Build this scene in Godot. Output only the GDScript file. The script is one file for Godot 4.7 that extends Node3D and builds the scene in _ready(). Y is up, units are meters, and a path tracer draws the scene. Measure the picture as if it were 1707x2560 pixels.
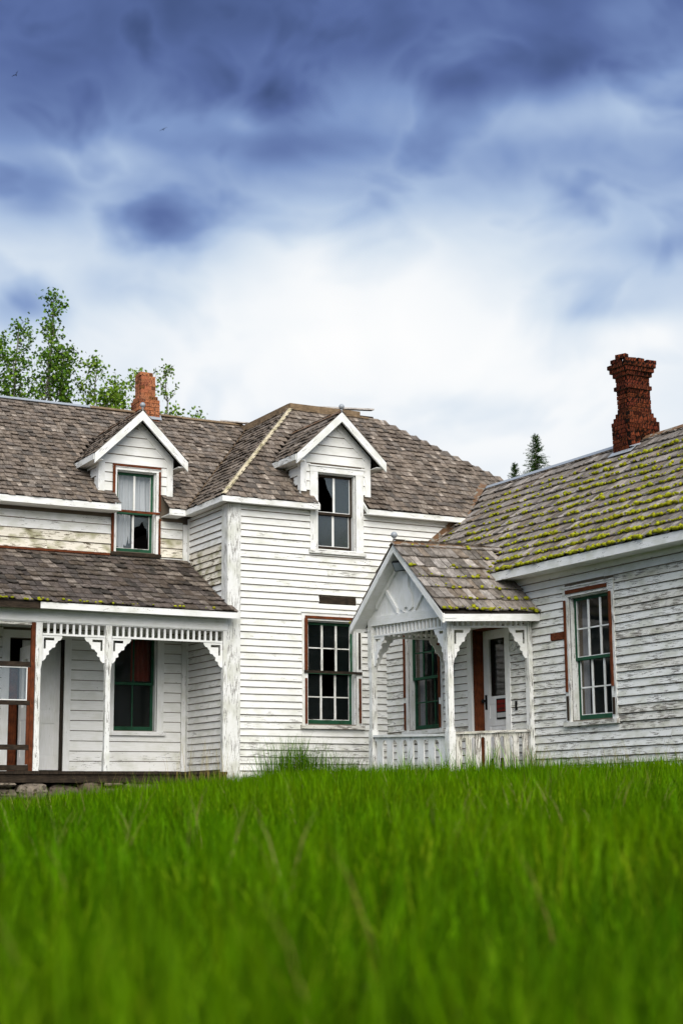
extends Node3D
# A white clapboard farmhouse with two wings and two porches behind a meadow of long grass, under a broken overcast.

const OFF := 0.8            # height of the house's base
const S := 0.912            # pitch of the main hip roof
const SL := 0.765           # pitch of the side wing roof
const SW := 0.807           # pitch of the long wing roof
const XR := 3.10            # wall of the long wing (faces -x)
const ZL := -1.75           # wall of the side wing (faces +z)
const XP := 1.59            # outer posts of the entry porch
const Z1 := 2.14
const Z2 := 4.43
const CAM := Vector3(-11.267, 0.6, 24.704)
const YAW := 0.49909

var rng := RandomNumberGenerator.new()
var house: Node3D
var M := {}
var taken := {}
var terrain_noise := FastNoiseLite.new()


# ---------------------------------------------------------------- mesh builder
class MB:
	var v := PackedVector3Array()
	var n := PackedVector3Array()
	var t := PackedVector2Array()
	var c := PackedColorArray()
	var ix := PackedInt32Array()
	var xf := Transform3D.IDENTITY
	var col := Color.WHITE
	var uo := Vector2.ZERO
	var warp = null

	func at(x: Transform3D) -> MB:
		xf = x
		return self

	func tint(k: Color) -> MB:
		col = k
		return self

	func pt(p: Vector3) -> Vector3:
		var w := xf * p
		if warp != null:
			w = warp.call(w)
		return w

	func poly(ps: Array, g := Vector3.RIGHT) -> void:      # convex, counter-clockwise seen from outside
		var nn: Vector3 = (ps[1] - ps[0]).cross(ps[2] - ps[0]).normalized()
		var gg := g
		if absf(nn.dot(gg)) > 0.9:
			gg = Vector3.UP if absf(nn.y) < 0.9 else Vector3.RIGHT
		var hh := nn.cross(gg).normalized()
		var b := v.size()
		var w0 := pt(ps[0])
		var wn := (pt(ps[1]) - w0).cross(pt(ps[2]) - w0).normalized()
		for p in ps:
			v.append(pt(p))
			n.append(wn)
			t.append(Vector2(p.dot(gg), p.dot(hh)) + uo)
			c.append(col)
		for i in range(1, ps.size() - 1):
			ix.append_array(PackedInt32Array([b, b + i + 1, b + i]))

	func box(lo: Vector3, hi: Vector3, g := Vector3.RIGHT) -> MB:
		var a := Vector3(lo.x, lo.y, lo.z)
		var p := [Vector3(lo.x, lo.y, hi.z), Vector3(hi.x, lo.y, hi.z), Vector3(hi.x, hi.y, hi.z), Vector3(lo.x, hi.y, hi.z),
			a, Vector3(hi.x, lo.y, lo.z), Vector3(hi.x, hi.y, lo.z), Vector3(lo.x, hi.y, lo.z)]
		poly([p[0], p[1], p[2], p[3]], g)
		poly([p[5], p[4], p[7], p[6]], g)
		poly([p[1], p[5], p[6], p[2]], g)
		poly([p[4], p[0], p[3], p[7]], g)
		poly([p[3], p[2], p[6], p[7]], g)
		poly([p[4], p[5], p[1], p[0]], g)
		return self

	func prism(pg: PackedVector2Array, z0: float, z1: float, g := Vector3.RIGHT) -> MB:   # outline in x, y, pushed out along z
		var o := pg.duplicate()
		if Geometry2D.is_polygon_clockwise(o):
			o.reverse()
		var tri := Geometry2D.triangulate_polygon(o)
		for k in range(0, tri.size(), 3):
			var a := o[tri[k]]
			var b := o[tri[k + 1]]
			var d := o[tri[k + 2]]
			if (b - a).cross(d - a) < 0:
				var s := b
				b = d
				d = s
			poly([Vector3(a.x, a.y, z1), Vector3(b.x, b.y, z1), Vector3(d.x, d.y, z1)], g)
			poly([Vector3(a.x, a.y, z0), Vector3(d.x, d.y, z0), Vector3(b.x, b.y, z0)], g)
		for k in o.size():
			var a := o[k]
			var b := o[(k + 1) % o.size()]
			poly([Vector3(a.x, a.y, z0), Vector3(b.x, b.y, z0), Vector3(b.x, b.y, z1), Vector3(a.x, a.y, z1)], g)
		return self

	func slab(ps: Array, th: float, g := Vector3.RIGHT) -> MB:   # a flat plate; ps counter-clockwise seen from above/outside
		var nn: Vector3 = (ps[1] - ps[0]).cross(ps[2] - ps[0]).normalized() * th
		poly(ps, g)
		var low := []
		for p in ps:
			low.push_front(p - nn)
		poly(low, g)
		for k in ps.size():
			var a: Vector3 = ps[k]
			var b: Vector3 = ps[(k + 1) % ps.size()]
			poly([a - nn, b - nn, b, a], g)
		return self

	func tube(a: Vector3, b: Vector3, r0: float, r1: float, sides := 7, cap := false) -> MB:
		var d := (b - a).normalized()
		var s := d.cross(Vector3.UP if absf(d.y) < 0.9 else Vector3.RIGHT).normalized()
		var u := s.cross(d)
		var base := v.size()
		var l := a.distance_to(b)
		for i in sides + 1:
			var an := TAU * i / sides
			var o := s * cos(an) + u * sin(an)
			for k in 2:
				v.append(pt((b + o * r1) if k else (a + o * r0)))
				n.append((xf.basis * o).normalized())
				t.append(Vector2(l * k, float(i) / sides * 0.4) + uo)
				c.append(col)
		for i in sides:
			var q := base + i * 2
			ix.append_array(PackedInt32Array([q, q + 2, q + 1, q + 1, q + 2, q + 3]))
		if cap:
			var ring := []
			for i in sides:
				var an := -TAU * i / sides
				ring.append(b + (s * cos(an) + u * sin(an)) * r1)
			poly(ring)
		return self

	func ball(p: Vector3, r: float, sq := Vector3.ONE, rows := 7, cols := 10) -> MB:
		var base := v.size()
		for i in rows + 1:
			var la := PI * i / rows
			for j in cols + 1:
				var lo := TAU * j / cols
				var o := Vector3(sin(la) * cos(lo), cos(la), sin(la) * sin(lo))
				v.append(pt(p + o * r * sq))
				n.append((xf.basis * (o / sq)).normalized())
				t.append(Vector2(lo * r, la * r) + uo)
				c.append(col)
		for i in rows:
			for j in cols:
				var q := base + i * (cols + 1) + j
				ix.append_array(PackedInt32Array([q, q + cols + 1, q + 1, q + 1, q + cols + 1, q + cols + 2]))
		return self

	func tri(a: Vector3, b: Vector3, d: Vector3, nn: Vector3) -> void:
		var q := v.size()
		for p in [a, b, d]:
			v.append(p)
			n.append(nn)
			t.append(Vector2(p.x, p.y) + uo)
			c.append(col)
		ix.append_array(PackedInt32Array([q, q + 2, q + 1]))

	func mesh() -> ArrayMesh:
		var a := []
		a.resize(Mesh.ARRAY_MAX)
		a[Mesh.ARRAY_VERTEX] = v
		a[Mesh.ARRAY_NORMAL] = n
		a[Mesh.ARRAY_TEX_UV] = t
		a[Mesh.ARRAY_COLOR] = c
		a[Mesh.ARRAY_INDEX] = ix
		var m := ArrayMesh.new()
		m.add_surface_from_arrays(Mesh.PRIMITIVE_TRIANGLES, a)
		return m


func mb() -> MB:
	var b := MB.new()
	b.uo = Vector2(rng.randf() * 7.0, rng.randf() * 7.0)
	return b


func put(called: String, what, m: Material, parent: Node3D) -> MeshInstance3D:   # one named mesh under its parent
	var o := MeshInstance3D.new()
	o.name = called
	o.mesh = what.mesh() if what is MB else what
	o.material_override = m
	parent.add_child(o, true)
	if parent == house:
		o.position = Vector3(0, -OFF, 0)
	return o


func thing(called: String, label: String, category: String, at := Vector3.ZERO, group := "") -> Node3D:
	var o := Node3D.new()
	o.name = called
	add_child(o, true)
	o.position = at
	tag(o, label, category, group)
	return o


func tag(o: Node, label: String, category: String, group := "", kind := "") -> void:
	o.set_meta("label", label)
	if category != "":
		o.set_meta("category", category)
	if group != "":
		o.set_meta("group", group)
	if kind != "":
		o.set_meta("kind", kind)


func stuff(o: Node) -> void:
	o.set_meta("kind", "stuff")


# ---------------------------------------------------------------- textures and materials
func noise_bytes(w: int, h: int, sw: int, sh: int, freq: float, seed_: int, oct := 4, type := FastNoiseLite.TYPE_SIMPLEX_SMOOTH) -> PackedByteArray:
	# a seamless picture of sw x sh stretched to w x h: long grain where sw is small
	var f := FastNoiseLite.new()
	f.noise_type = type
	f.seed = seed_
	f.frequency = freq
	f.fractal_octaves = oct
	var im := f.get_seamless_image(sw, sh, false, false, 0.1, true)
	im.convert(Image.FORMAT_L8)
	if sw != w or sh != h:
		im.resize(w, h, Image.INTERPOLATE_CUBIC)
	return im.get_data()


func to_tex(w: int, h: int, data: PackedByteArray) -> ImageTexture:
	return ImageTexture.create_from_image(Image.create_from_data(w, h, false, Image.FORMAT_RGB8, data))


func paint_tex(seed_: int, peel: float, dirt: float, base: Color, wood: Color) -> ImageTexture:
	# old white paint: flaked along the grain down to grey wood; u runs along the board
	var w := 1024
	var h := 512
	var fine := noise_bytes(w, h, 128, 512, 0.075, seed_, 5)
	var big := noise_bytes(w, h, 256, 256, 0.016, seed_ + 1, 4)
	var speck := noise_bytes(w, h, 512, 512, 0.16, seed_ + 2, 2)
	var grain := noise_bytes(w, h, 64, 512, 0.12, seed_ + 3, 3)
	var soft := noise_bytes(w, h, 256, 128, 0.02, seed_ + 4, 3)
	var out := PackedByteArray()
	out.resize(w * h * 3)
	var br := base.r * 255.0
	var bg := base.g * 255.0
	var bb := base.b * 255.0
	var wr := wood.r * 255.0
	var wg := wood.g * 255.0
	var wb := wood.b * 255.0
	for i in w * h:
		var f := fine[i] / 255.0
		var g := grain[i] / 255.0
		var m := f * 0.54 + big[i] / 255.0 * 0.31 + speck[i] / 255.0 * 0.22 - (1.09 - peel)
		var k := clampf(m * 16.0, 0.0, 1.0)
		var sp := speck[i] / 255.0
		if sp > 0.86 and f > 0.5:
			k = maxf(k, clampf((sp - 0.86) * 14.0, 0.0, 0.9))
		var d := 1.0 - dirt * clampf((soft[i] / 255.0 - 0.42) * 1.6, 0.0, 1.0) - (g - 0.5) * 0.07
		var wv := 0.62 + g * 0.76
		out[i * 3] = int(clampf(lerpf(br * d, wr * wv, k), 0, 255))
		out[i * 3 + 1] = int(clampf(lerpf(bg * (d * 0.98 + 0.02), wg * wv, k), 0, 255))
		out[i * 3 + 2] = int(clampf(lerpf(bb * (d - (1.0 - d) * 0.3), wb * wv, k), 0, 255))
	return to_tex(w, h, out)


func grain_tex(seed_: int, lo: Color, hi: Color, crack := 0.3) -> ImageTexture:      # bare weathered wood, u along the grain
	var w := 512
	var h := 512
	var fine := noise_bytes(w, h, 32, 512, 0.09, seed_, 4)
	var line := noise_bytes(w, h, 24, 512, 0.25, seed_ + 1, 2)
	var big := noise_bytes(w, h, 128, 128, 0.03, seed_ + 2, 3)
	var out := PackedByteArray()
	out.resize(w * h * 3)
	for i in w * h:
		var k := clampf(fine[i] / 255.0 * 0.7 + big[i] / 255.0 * 0.5 - 0.1, 0, 1)
		var d := 1.0 - crack * clampf((line[i] / 255.0 - 0.62) * 5.0, 0, 1)
		out[i * 3] = int(lerpf(lo.r, hi.r, k) * d * 255)
		out[i * 3 + 1] = int(lerpf(lo.g, hi.g, k) * d * 255)
		out[i * 3 + 2] = int(lerpf(lo.b, hi.b, k) * d * 255)
	return to_tex(w, h, out)


func blotch_tex(seed_: int, lo: Color, hi: Color, dark: Color, thresh: float) -> ImageTexture:   # brick, stone, earth
	var w := 512
	var a := noise_bytes(w, w, 256, 256, 0.03, seed_, 4)
	var b := noise_bytes(w, w, 512, 512, 0.12, seed_ + 1, 4)
	var d := noise_bytes(w, w, 256, 256, 0.02, seed_ + 2, 5)
	var out := PackedByteArray()
	out.resize(w * w * 3)
	for i in w * w:
		var k := clampf(a[i] / 255.0 * 0.6 + b[i] / 255.0 * 0.5 - 0.05, 0, 1)
		var s := clampf((d[i] / 255.0 * 0.8 + b[i] / 255.0 * 0.12 - thresh + 0.065) * 8.0, 0, 1)
		var q := lo.lerp(hi, k).lerp(dark, s)
		out[i * 3] = int(q.r * 255)
		out[i * 3 + 1] = int(q.g * 255)
		out[i * 3 + 2] = int(q.b * 255)
	return to_tex(w, w, out)


func mat(tex: Texture2D, scale: Vector2, rough := 0.85, spec := 0.3) -> StandardMaterial3D:
	var m := StandardMaterial3D.new()
	m.albedo_texture = tex
	m.uv1_scale = Vector3(scale.x, scale.y, 1)
	m.roughness = rough
	m.metallic_specular = spec
	m.vertex_color_use_as_albedo = true
	m.texture_repeat = true
	return m


func flat(k: Color, rough := 0.8) -> StandardMaterial3D:
	var m := StandardMaterial3D.new()
	m.albedo_color = k
	m.roughness = rough
	m.metallic_specular = 0.3
	m.vertex_color_use_as_albedo = true
	return m


func make_materials() -> void:
	var white := Color(0.925, 0.925, 0.915)
	var grey := Color(0.58, 0.57, 0.55)
	var sc := Vector2(1.0 / 2.4, 1.0 / 0.9)
	M.clean = mat(paint_tex(11, 0.29, 0.06, white, grey), sc, 0.7)
	M.worn = mat(paint_tex(23, 0.36, 0.10, white, grey), sc, 0.75)
	M.peeled = mat(paint_tex(37, 0.475, 0.13, Color(0.90, 0.90, 0.885), grey), sc, 0.8)
	M.bare = mat(paint_tex(41, 0.535, 0.2, Color(0.87, 0.86, 0.83), Color(0.53, 0.51, 0.48)), sc, 0.85)
	M.stained = mat(paint_tex(53, 0.44, 0.42, Color(0.90, 0.875, 0.82), Color(0.40, 0.36, 0.29)), sc, 0.85)
	M.shingle = mat(grain_tex(61, Color(0.50, 0.47, 0.44), Color(0.98, 0.95, 0.92), 0.45), Vector2(1.6, 1.6), 0.9, 0.25)
	M.brown = mat(grain_tex(67, Color(0.26, 0.13, 0.07), Color(0.52, 0.27, 0.14), 0.5), Vector2(1.5, 1.5), 0.85)
	M.darkwood = mat(grain_tex(71, Color(0.12, 0.10, 0.08), Color(0.30, 0.25, 0.20), 0.5), Vector2(1.5, 1.5), 0.9)
	M.plank = mat(grain_tex(73, Color(0.36, 0.30, 0.23), Color(0.66, 0.56, 0.44), 0.4), Vector2(1.2, 1.2), 0.9)
	M.green = mat(paint_tex(79, 0.33, 0.25, Color(0.13, 0.31, 0.22), Color(0.45, 0.42, 0.38)), Vector2(0.8, 1.6), 0.7)
	M.brick = mat(blotch_tex(83, Color(0.60, 0.36, 0.23), Color(0.82, 0.56, 0.41), Color(0.27, 0.19, 0.15), 0.60), Vector2(2.2, 2.2), 0.95, 0.2)
	M.sooty = mat(blotch_tex(89, Color(0.38, 0.18, 0.11), Color(0.58, 0.30, 0.19), Color(0.085, 0.062, 0.05), 0.42), Vector2(2.0, 2.0), 0.95, 0.2)
	M.mortar = mat(blotch_tex(97, Color(0.34, 0.27, 0.22), Color(0.52, 0.43, 0.36), Color(0.16, 0.13, 0.11), 0.6), Vector2(2, 2), 0.95, 0.2)
	M.stone = mat(blotch_tex(101, Color(0.34, 0.31, 0.28), Color(0.60, 0.55, 0.49), Color(0.22, 0.20, 0.16), 0.62), Vector2(1.4, 1.4), 0.95, 0.2)
	M.earth = mat(blotch_tex(103, Color(0.17, 0.18, 0.08), Color(0.30, 0.30, 0.14), Color(0.14, 0.11, 0.07), 0.55), Vector2(0.7, 0.7), 1.0, 0.1)
	M.plaster = flat(Color(0.42, 0.38, 0.33), 0.95)
	M.deck = flat(Color(0.16, 0.14, 0.12), 0.95)
	M.zinc = flat(Color(0.62, 0.64, 0.66), 0.45)
	M.zinc.metallic = 0.15
	M.rust = mat(blotch_tex(107, Color(0.38, 0.27, 0.19), Color(0.56, 0.45, 0.34), Color(0.55, 0.54, 0.50), 0.58), Vector2(1.2, 1.2), 0.7)
	M.black = flat(Color(0.05, 0.05, 0.05), 0.6)
	M.glass = StandardMaterial3D.new()
	M.glass.albedo_color = Color(0.30, 0.36, 0.36, 0.03)
	M.glass.transparency = BaseMaterial3D.TRANSPARENCY_ALPHA
	M.glass.roughness = 0.04
	M.glass.metallic_specular = 0.25
	M.dusty = StandardMaterial3D.new()
	M.dusty.albedo_color = Color(0.5, 0.56, 0.57, 0.10)
	M.dusty.transparency = BaseMaterial3D.TRANSPARENCY_ALPHA
	M.dusty.roughness = 0.12
	M.lace = flat(Color(0.86, 0.87, 0.88), 0.95)
	M.lace.backlight_enabled = true
	M.lace.backlight = Color(0.5, 0.5, 0.5)
	M.greycloth = flat(Color(0.55, 0.56, 0.58), 0.95)
	M.redcloth = flat(Color(0.46, 0.19, 0.13), 0.95)
	M.moss = mat(blotch_tex(109, Color(0.56, 0.58, 0.12), Color(0.74, 0.74, 0.24), Color(0.36, 0.37, 0.09), 0.72), Vector2(6, 6), 1.0, 0.1)
	for k in ["grass", "leaf", "needle", "straw"]:
		var m := flat(Color.WHITE, 0.9)
		m.metallic_specular = 0.12
		m.backlight_enabled = true
		m.backlight = Color(0.55, 0.55, 0.2)
		M[k] = m
	M.bark = mat(grain_tex(113, Color(0.30, 0.29, 0.26), Color(0.60, 0.58, 0.53), 0.5), Vector2(1.2, 1.2), 0.95)
	M.feather = flat(Color(0.12, 0.11, 0.10), 0.9)


# local frames of the walls: x along the wall to the right, y up, z out of the wall
func front(z := 0.0) -> Transform3D:
	return Transform3D(Basis.IDENTITY, Vector3(0, 0, z))


func side(x: float) -> Transform3D:
	return Transform3D(Basis(Vector3(0, 0, 1), Vector3.UP, Vector3(-1, 0, 0)), Vector3(x, 0, 0))


# ---------------------------------------------------------------- walls, boards, windows
func wall_body(called: String, xf: Transform3D, x0: float, x1: float, y0: float, y1: float, holes: Array, th := 0.16) -> MeshInstance3D:
	var b := mb().at(xf)
	var ys := [y0, y1]
	for h in holes:
		for y in [h[2], h[3]]:
			if y > y0 and y < y1 and not ys.has(y):
				ys.append(y)
	ys.sort()
	for i in ys.size() - 1:
		var ym: float = (ys[i] + ys[i + 1]) / 2
		for s in spans(x0, x1, ym, holes):
			b.box(Vector3(s[0], ys[i], -th), Vector3(s[1], ys[i + 1], 0))
	return put(called, b, M.plaster, house)


func spans(x0: float, x1: float, y: float, holes: Array) -> Array:
	var cut := []
	for h in holes:
		if y > h[2] and y < h[3]:
			cut.append(h)
	cut.sort_custom(func(a, b): return a[0] < b[0])
	var out := []
	var at := x0
	for h in cut:
		if h[0] > at:
			out.append([at, minf(h[0], x1)])
		at = maxf(at, h[1])
	if at < x1:
		out.append([at, x1])
	return out


func board(parent: Node3D, called: String, xf: Transform3D, x0: float, x1: float, y: float, e: float, m: Material, out := 0.028, shade := 1.0) -> void:
	# one lapped board: thick at its lower edge, slightly wavy along its length
	var b := mb().at(xf).tint(Color(shade, shade, shade * 0.99))
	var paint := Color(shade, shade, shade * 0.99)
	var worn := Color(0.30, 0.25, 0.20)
	var segs: int = maxi(1, int((x1 - x0) / 0.7))
	var top := e + 0.012
	var lift := rng.randf_range(-0.002, 0.003)
	var drop := []
	for i in segs + 1:
		drop.append(Vector2(rng.randf_range(-0.0035, 0.0025), rng.randf_range(-0.002, 0.004)))
	var tilt := rng.randf_range(-0.002, 0.002)
	for i in segs:
		var xa := lerpf(x0, x1, float(i) / segs)
		var xb := lerpf(x0, x1, float(i + 1) / segs)
		var da: Vector2 = drop[i]
		var db: Vector2 = drop[i + 1]
		var ya := y + da.x + tilt * i
		var yb := y + db.x + tilt * (i + 1)
		var za := out + lift + da.y
		var zb := out + lift + db.y
		var ba := Vector3(xa, ya + 0.011, za)
		var bb := Vector3(xb, yb + 0.011, zb)
		b.col = paint
		b.poly([ba, bb, Vector3(xb, y + top, 0.003), Vector3(xa, y + top, 0.003)])
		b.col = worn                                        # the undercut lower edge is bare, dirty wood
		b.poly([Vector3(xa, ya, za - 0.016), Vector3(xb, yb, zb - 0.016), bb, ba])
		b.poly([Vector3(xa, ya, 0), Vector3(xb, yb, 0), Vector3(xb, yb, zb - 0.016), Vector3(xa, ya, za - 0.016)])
		b.col = paint
		if i == 0:
			b.poly([Vector3(xa, ya, 0), Vector3(xa, ya, za), Vector3(xa, y + top, 0.003)])
		if i == segs - 1:
			b.poly([Vector3(xb, yb, zb), Vector3(xb, yb, 0), Vector3(xb, y + top, 0.003)])
	put(called, b, m, parent)


func siding(parent: Node3D, called: String, xf: Transform3D, x0: float, x1: float, y0: float, y1: float, e: float, holes: Array, pick: Callable, out := 0.028, lim = null) -> void:
	var k := 0
	while y0 + k * e < y1 - 0.01:
		var y := y0 + k * e
		var a := x0
		var b := x1
		if lim != null:
			var r: Vector2 = lim.call(y + e * 0.5)
			a = r.x
			b = r.y
		if b - a > 0.03:
			for s in spans(a, b, y + e * 0.5, holes):
				# long runs are butted from two boards
				var cuts := [s[0], s[1]]
				if s[1] - s[0] > 3.2:
					cuts = [s[0], lerpf(s[0], s[1], rng.randf_range(0.3, 0.7)), s[1]]
				for q in cuts.size() - 1:
					if cuts[q + 1] - cuts[q] > 0.02:
						var xa: float = cuts[q]
						var xb: float = cuts[q + 1] - (0.002 if q == 0 and cuts.size() > 2 else 0.0)
						board(parent, called, xf, xa, xb, y, minf(e, y1 - y), pick.call(y, (xa + xb) / 2), out, rng.randf_range(0.955, 1.0))
		k += 1


func trim(b: MB, x0: float, x1: float, y0: float, y1: float, z0: float, z1: float) -> void:
	b.uo = Vector2(rng.randf() * 5, rng.randf() * 5)
	b.box(Vector3(x0, y0, z0), Vector3(x1, y1, z1), Vector3.UP if y1 - y0 > x1 - x0 else Vector3.RIGHT)


func window(label: String, xf: Transform3D, xa: float, xb: float, ya: float, yb: float, ym: float, cols: int, rows: int, o: Dictionary) -> MeshInstance3D:
	var cw: float = o.get("casing", 0.11)
	var hd: float = o.get("head", 0.13)
	var rec: float = o.get("recess", 0.085)
	var b := mb().at(xf)
	trim(b, xa - cw, xa, ya - 0.02, yb, -0.01, 0.036)
	trim(b, xb, xb + cw, ya - 0.02, yb, -0.01, 0.036)
	trim(b, xa - cw - 0.01, xb + cw + 0.01, yb, yb + hd, -0.01, 0.040)
	trim(b, xa - cw - 0.025, xb + cw + 0.025, yb + hd, yb + hd + 0.022, -0.01, 0.058)
	trim(b, xa - 0.001, xa + 0.018, ya, yb, -0.15, -0.012)          # jambs
	trim(b, xb - 0.018, xb + 0.001, ya, yb, -0.15, -0.012)
	trim(b, xa + 0.018, xb - 0.018, yb - 0.018, yb, -0.15, -0.012)
	var w := put("window", b, o.get("trim", M.worn), house)
	w.set_meta("label", label)
	var sl := mb().at(xf)
	trim(sl, xa - cw - 0.03, xb + cw + 0.03, ya - 0.085, ya - 0.022, -0.02, 0.075)
	sl.box(Vector3(xa, ya - 0.03, -0.15), Vector3(xb, ya, -0.021))
	put("sill", sl, o.get("sill", M.peeled), w)
	# brown strips left where the storm window's stops were
	for st in o.get("strips", []):
		var sb := mb().at(xf)
		var r: Array = st
		sb.box(Vector3(r[0], r[1], 0.042), Vector3(r[2], r[3], 0.064), Vector3.UP if r[3] - r[1] > r[2] - r[0] else Vector3.RIGHT)
		put("stop_strip", sb, M.darkwood if r.size() > 4 else M.brown, w)
	var gone: Array = o.get("gone", [])
	for k in 2:                                                     # 0 the lower sash (inner), 1 the upper (outer)
		var z := -rec - (0.04 if k == 0 else 0.0)
		var y0 := ya + 0.001 if k == 0 else ym - 0.022
		var y1 := ym + 0.022 if k == 0 else yb - 0.02
		var sx := xa + 0.019
		var ex := xb - 0.019
		var st := 0.045
		var bot := 0.075 if k == 0 else 0.045
		var s := mb().at(xf)
		trim(s, sx, sx + st, y0, y1, z - 0.035, z)
		trim(s, ex - st, ex, y0, y1, z - 0.035, z)
		trim(s, sx + st, ex - st, y0, y0 + bot, z - 0.035, z - 0.001)
		trim(s, sx + st, ex - st, y1 - 0.045, y1, z - 0.035, z - 0.001)
		var sash := put("sash", s, o.get("sash", M.green), w)
		var gx0 := sx + st
		var gx1 := ex - st
		var gy0 := y0 + bot
		var gy1 := y1 - 0.045
		var mu := mb().at(xf)
		for i in range(1, cols):
			var x := lerpf(gx0, gx1, float(i) / cols)
			trim(mu, x - 0.011, x + 0.011, gy0, gy1, z - 0.028, z - 0.004)
		for i in range(1, rows):
			var y := lerpf(gy0, gy1, float(i) / rows)
			trim(mu, gx0, gx1, y - 0.010, y + 0.010, z - 0.026, z - 0.006)
		if o.get("putty", false):                                   # pale putty round the glass
			for i in cols:
				var pa := lerpf(gx0, gx1, float(i) / cols) + (0.011 if i > 0 else 0.0)
				var pb := lerpf(gx0, gx1, float(i + 1) / cols) - (0.011 if i < cols - 1 else 0.0)
				trim(mu, pa, pa + 0.008, gy0, gy1, z - 0.022, z - 0.006)
				trim(mu, pb - 0.008, pb, gy0, gy1, z - 0.022, z - 0.006)
				trim(mu, pa, pb, gy0, gy0 + 0.010, z - 0.022, z - 0.0065)
		put("muntin", mu, o.get("muntin", M.peeled), w)
		for i in cols:
			for j in rows:
				var px0 := lerpf(gx0, gx1, float(i) / cols)
				var px1 := lerpf(gx0, gx1, float(i + 1) / cols)
				var py0 := lerpf(gy0, gy1, float(j) / rows)
				var py1 := lerpf(gy0, gy1, float(j + 1) / rows)
				var g := mb().at(xf)
				var zz := z - 0.016 + rng.randf_range(-0.001, 0.001)
				var broke := Vector3i(k, i, j)
				if gone.has(broke):
					continue
				var shards: Dictionary = o.get("shards", {})
				if shards.has(broke):
					var pg := PackedVector2Array()
					for q in shards[broke]:
						pg.append(Vector2(lerpf(px0, px1, q.x), lerpf(py0, py1, q.y)))
					g.prism(pg, zz - 0.0015, zz + 0.0015)
				else:
					g.box(Vector3(px0, py0, zz - 0.0015), Vector3(px1, py1, zz + 0.0015))
				put("pane", g, o.get("glass", M.glass), w)
	return w


func curtain(label: String, at: Vector3, axis: Vector3, width: float, height: float, fold: float, m: Material, torn := 0.0) -> void:
	# a hanging cloth with vertical folds; at = lower left corner
	var b := MB.new()
	var nx := 36
	var ny := 10
	var out := axis.cross(Vector3.UP).normalized()
	var pts := []
	for j in ny + 1:
		var row := []
		for i in nx + 1:
			var u := float(i) / nx
			var w := float(j) / ny
			var f := sin(u * width / fold * TAU + sin(w * 3.0) * 0.6) * 0.022 + sin(u * 17.0 + w * 2.0) * 0.006
			var y := w * height
			if torn > 0.0:
				y += maxf(0.0, (1.0 - w)) * torn * (0.5 + 0.5 * sin(u * 9.0) + 0.3 * sin(u * 31.0)) * u
			row.append(axis * u * width + Vector3.UP * y + out * f)
		pts.append(row)
	for j in ny:
		for i in nx:
			b.poly([pts[j][i], pts[j][i + 1], pts[j + 1][i + 1], pts[j + 1][i]])
	var o := MeshInstance3D.new()
	o.name = "curtain"
	o.mesh = b.mesh()
	o.material_override = m
	add_child(o, true)
	o.position = at
	tag(o, label, "curtain", "curtains left in the windows")


# ---------------------------------------------------------------- shingles
var pool := {}


func shingle_pool(key: String, e: float, w0: float, w1: float, th: float, tones: Array, count := 28) -> void:
	# a few shingle shapes: split cedar, thick at the butt, curled and grooved a little differently each time
	var list := []
	for k in count:
		var w := rng.randf_range(w0, w1)
		var l := e * 1.42
		var b := MB.new()
		b.uo = Vector2(rng.randf() * 6, rng.randf() * 6)
		var tone: Color = tones[rng.randi() % tones.size()]
		b.col = tone * (rng.randf_range(0.72, 1.22) if rng.randf() < 0.9 else rng.randf_range(1.35, 1.7))
		var t0 := th * rng.randf_range(0.75, 1.3)
		var curl := rng.randf_range(0.0, 0.009) if rng.randf() < 0.6 else rng.randf_range(0.010, 0.030)
		var cup := rng.randf_range(-0.004, 0.008)
		var skew := rng.randf_range(-0.012, 0.012)
		var low := th * 0.55
		var bend := e * rng.randf_range(0.22, 0.45)
		var hz := low + t0                                   # height of the top face at the butt, before curling
		var at_bend := hz * (1.0 - bend / l)
		var xs := [0.002, w * 0.5, w - 0.002]
		var rows := [[], [], []]
		for q in 3:
			var mid: float = 1.0 if q == 1 else 0.0
			rows[0].append(Vector3(xs[q], skew * q * 0.5 + mid * rng.randf_range(-0.006, 0.004), hz + curl * (1.0 - 0.35 * mid) - cup * mid + rng.randf_range(-0.002, 0.003)))
			rows[1].append(Vector3(xs[q], bend, at_bend + curl * 0.12))
			rows[2].append(Vector3(xs[q], l, 0.002))
		var dn := Vector3(0, 0, -t0)
		for q in 2:
			b.poly([rows[0][q], rows[0][q + 1], rows[1][q + 1], rows[1][q]], Vector3.UP)
			b.poly([rows[1][q], rows[1][q + 1], rows[2][q + 1], rows[2][q]], Vector3.UP)
			b.poly([rows[0][q] + dn, rows[0][q + 1] + dn, rows[0][q + 1], rows[0][q]], Vector3.UP)
		b.poly([rows[1][0] + dn * 0.8, rows[0][0] + dn, rows[0][0], rows[1][0]], Vector3.UP)
		b.poly([rows[2][0] + dn * 0.1, rows[1][0] + dn * 0.8, rows[1][0], rows[2][0]], Vector3.UP)
		b.poly([rows[0][2] + dn, rows[1][2] + dn * 0.8, rows[1][2], rows[0][2]], Vector3.UP)
		b.poly([rows[1][2] + dn * 0.8, rows[2][2] + dn * 0.1, rows[2][2], rows[1][2]], Vector3.UP)
		list.append({"mesh": b.mesh(), "mb": b, "w": w})
	pool[key] = list


func add_to(dst: MB, src: MB, x: Transform3D) -> void:
	var base := dst.v.size()
	var nb := x.basis
	for i in src.v.size():
		dst.v.append(x * src.v[i])
		dst.n.append((nb * src.n[i]).normalized())
	dst.t.append_array(src.t)
	dst.c.append_array(src.c)
	for i in src.ix:
		dst.ix.append(base + i)


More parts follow.
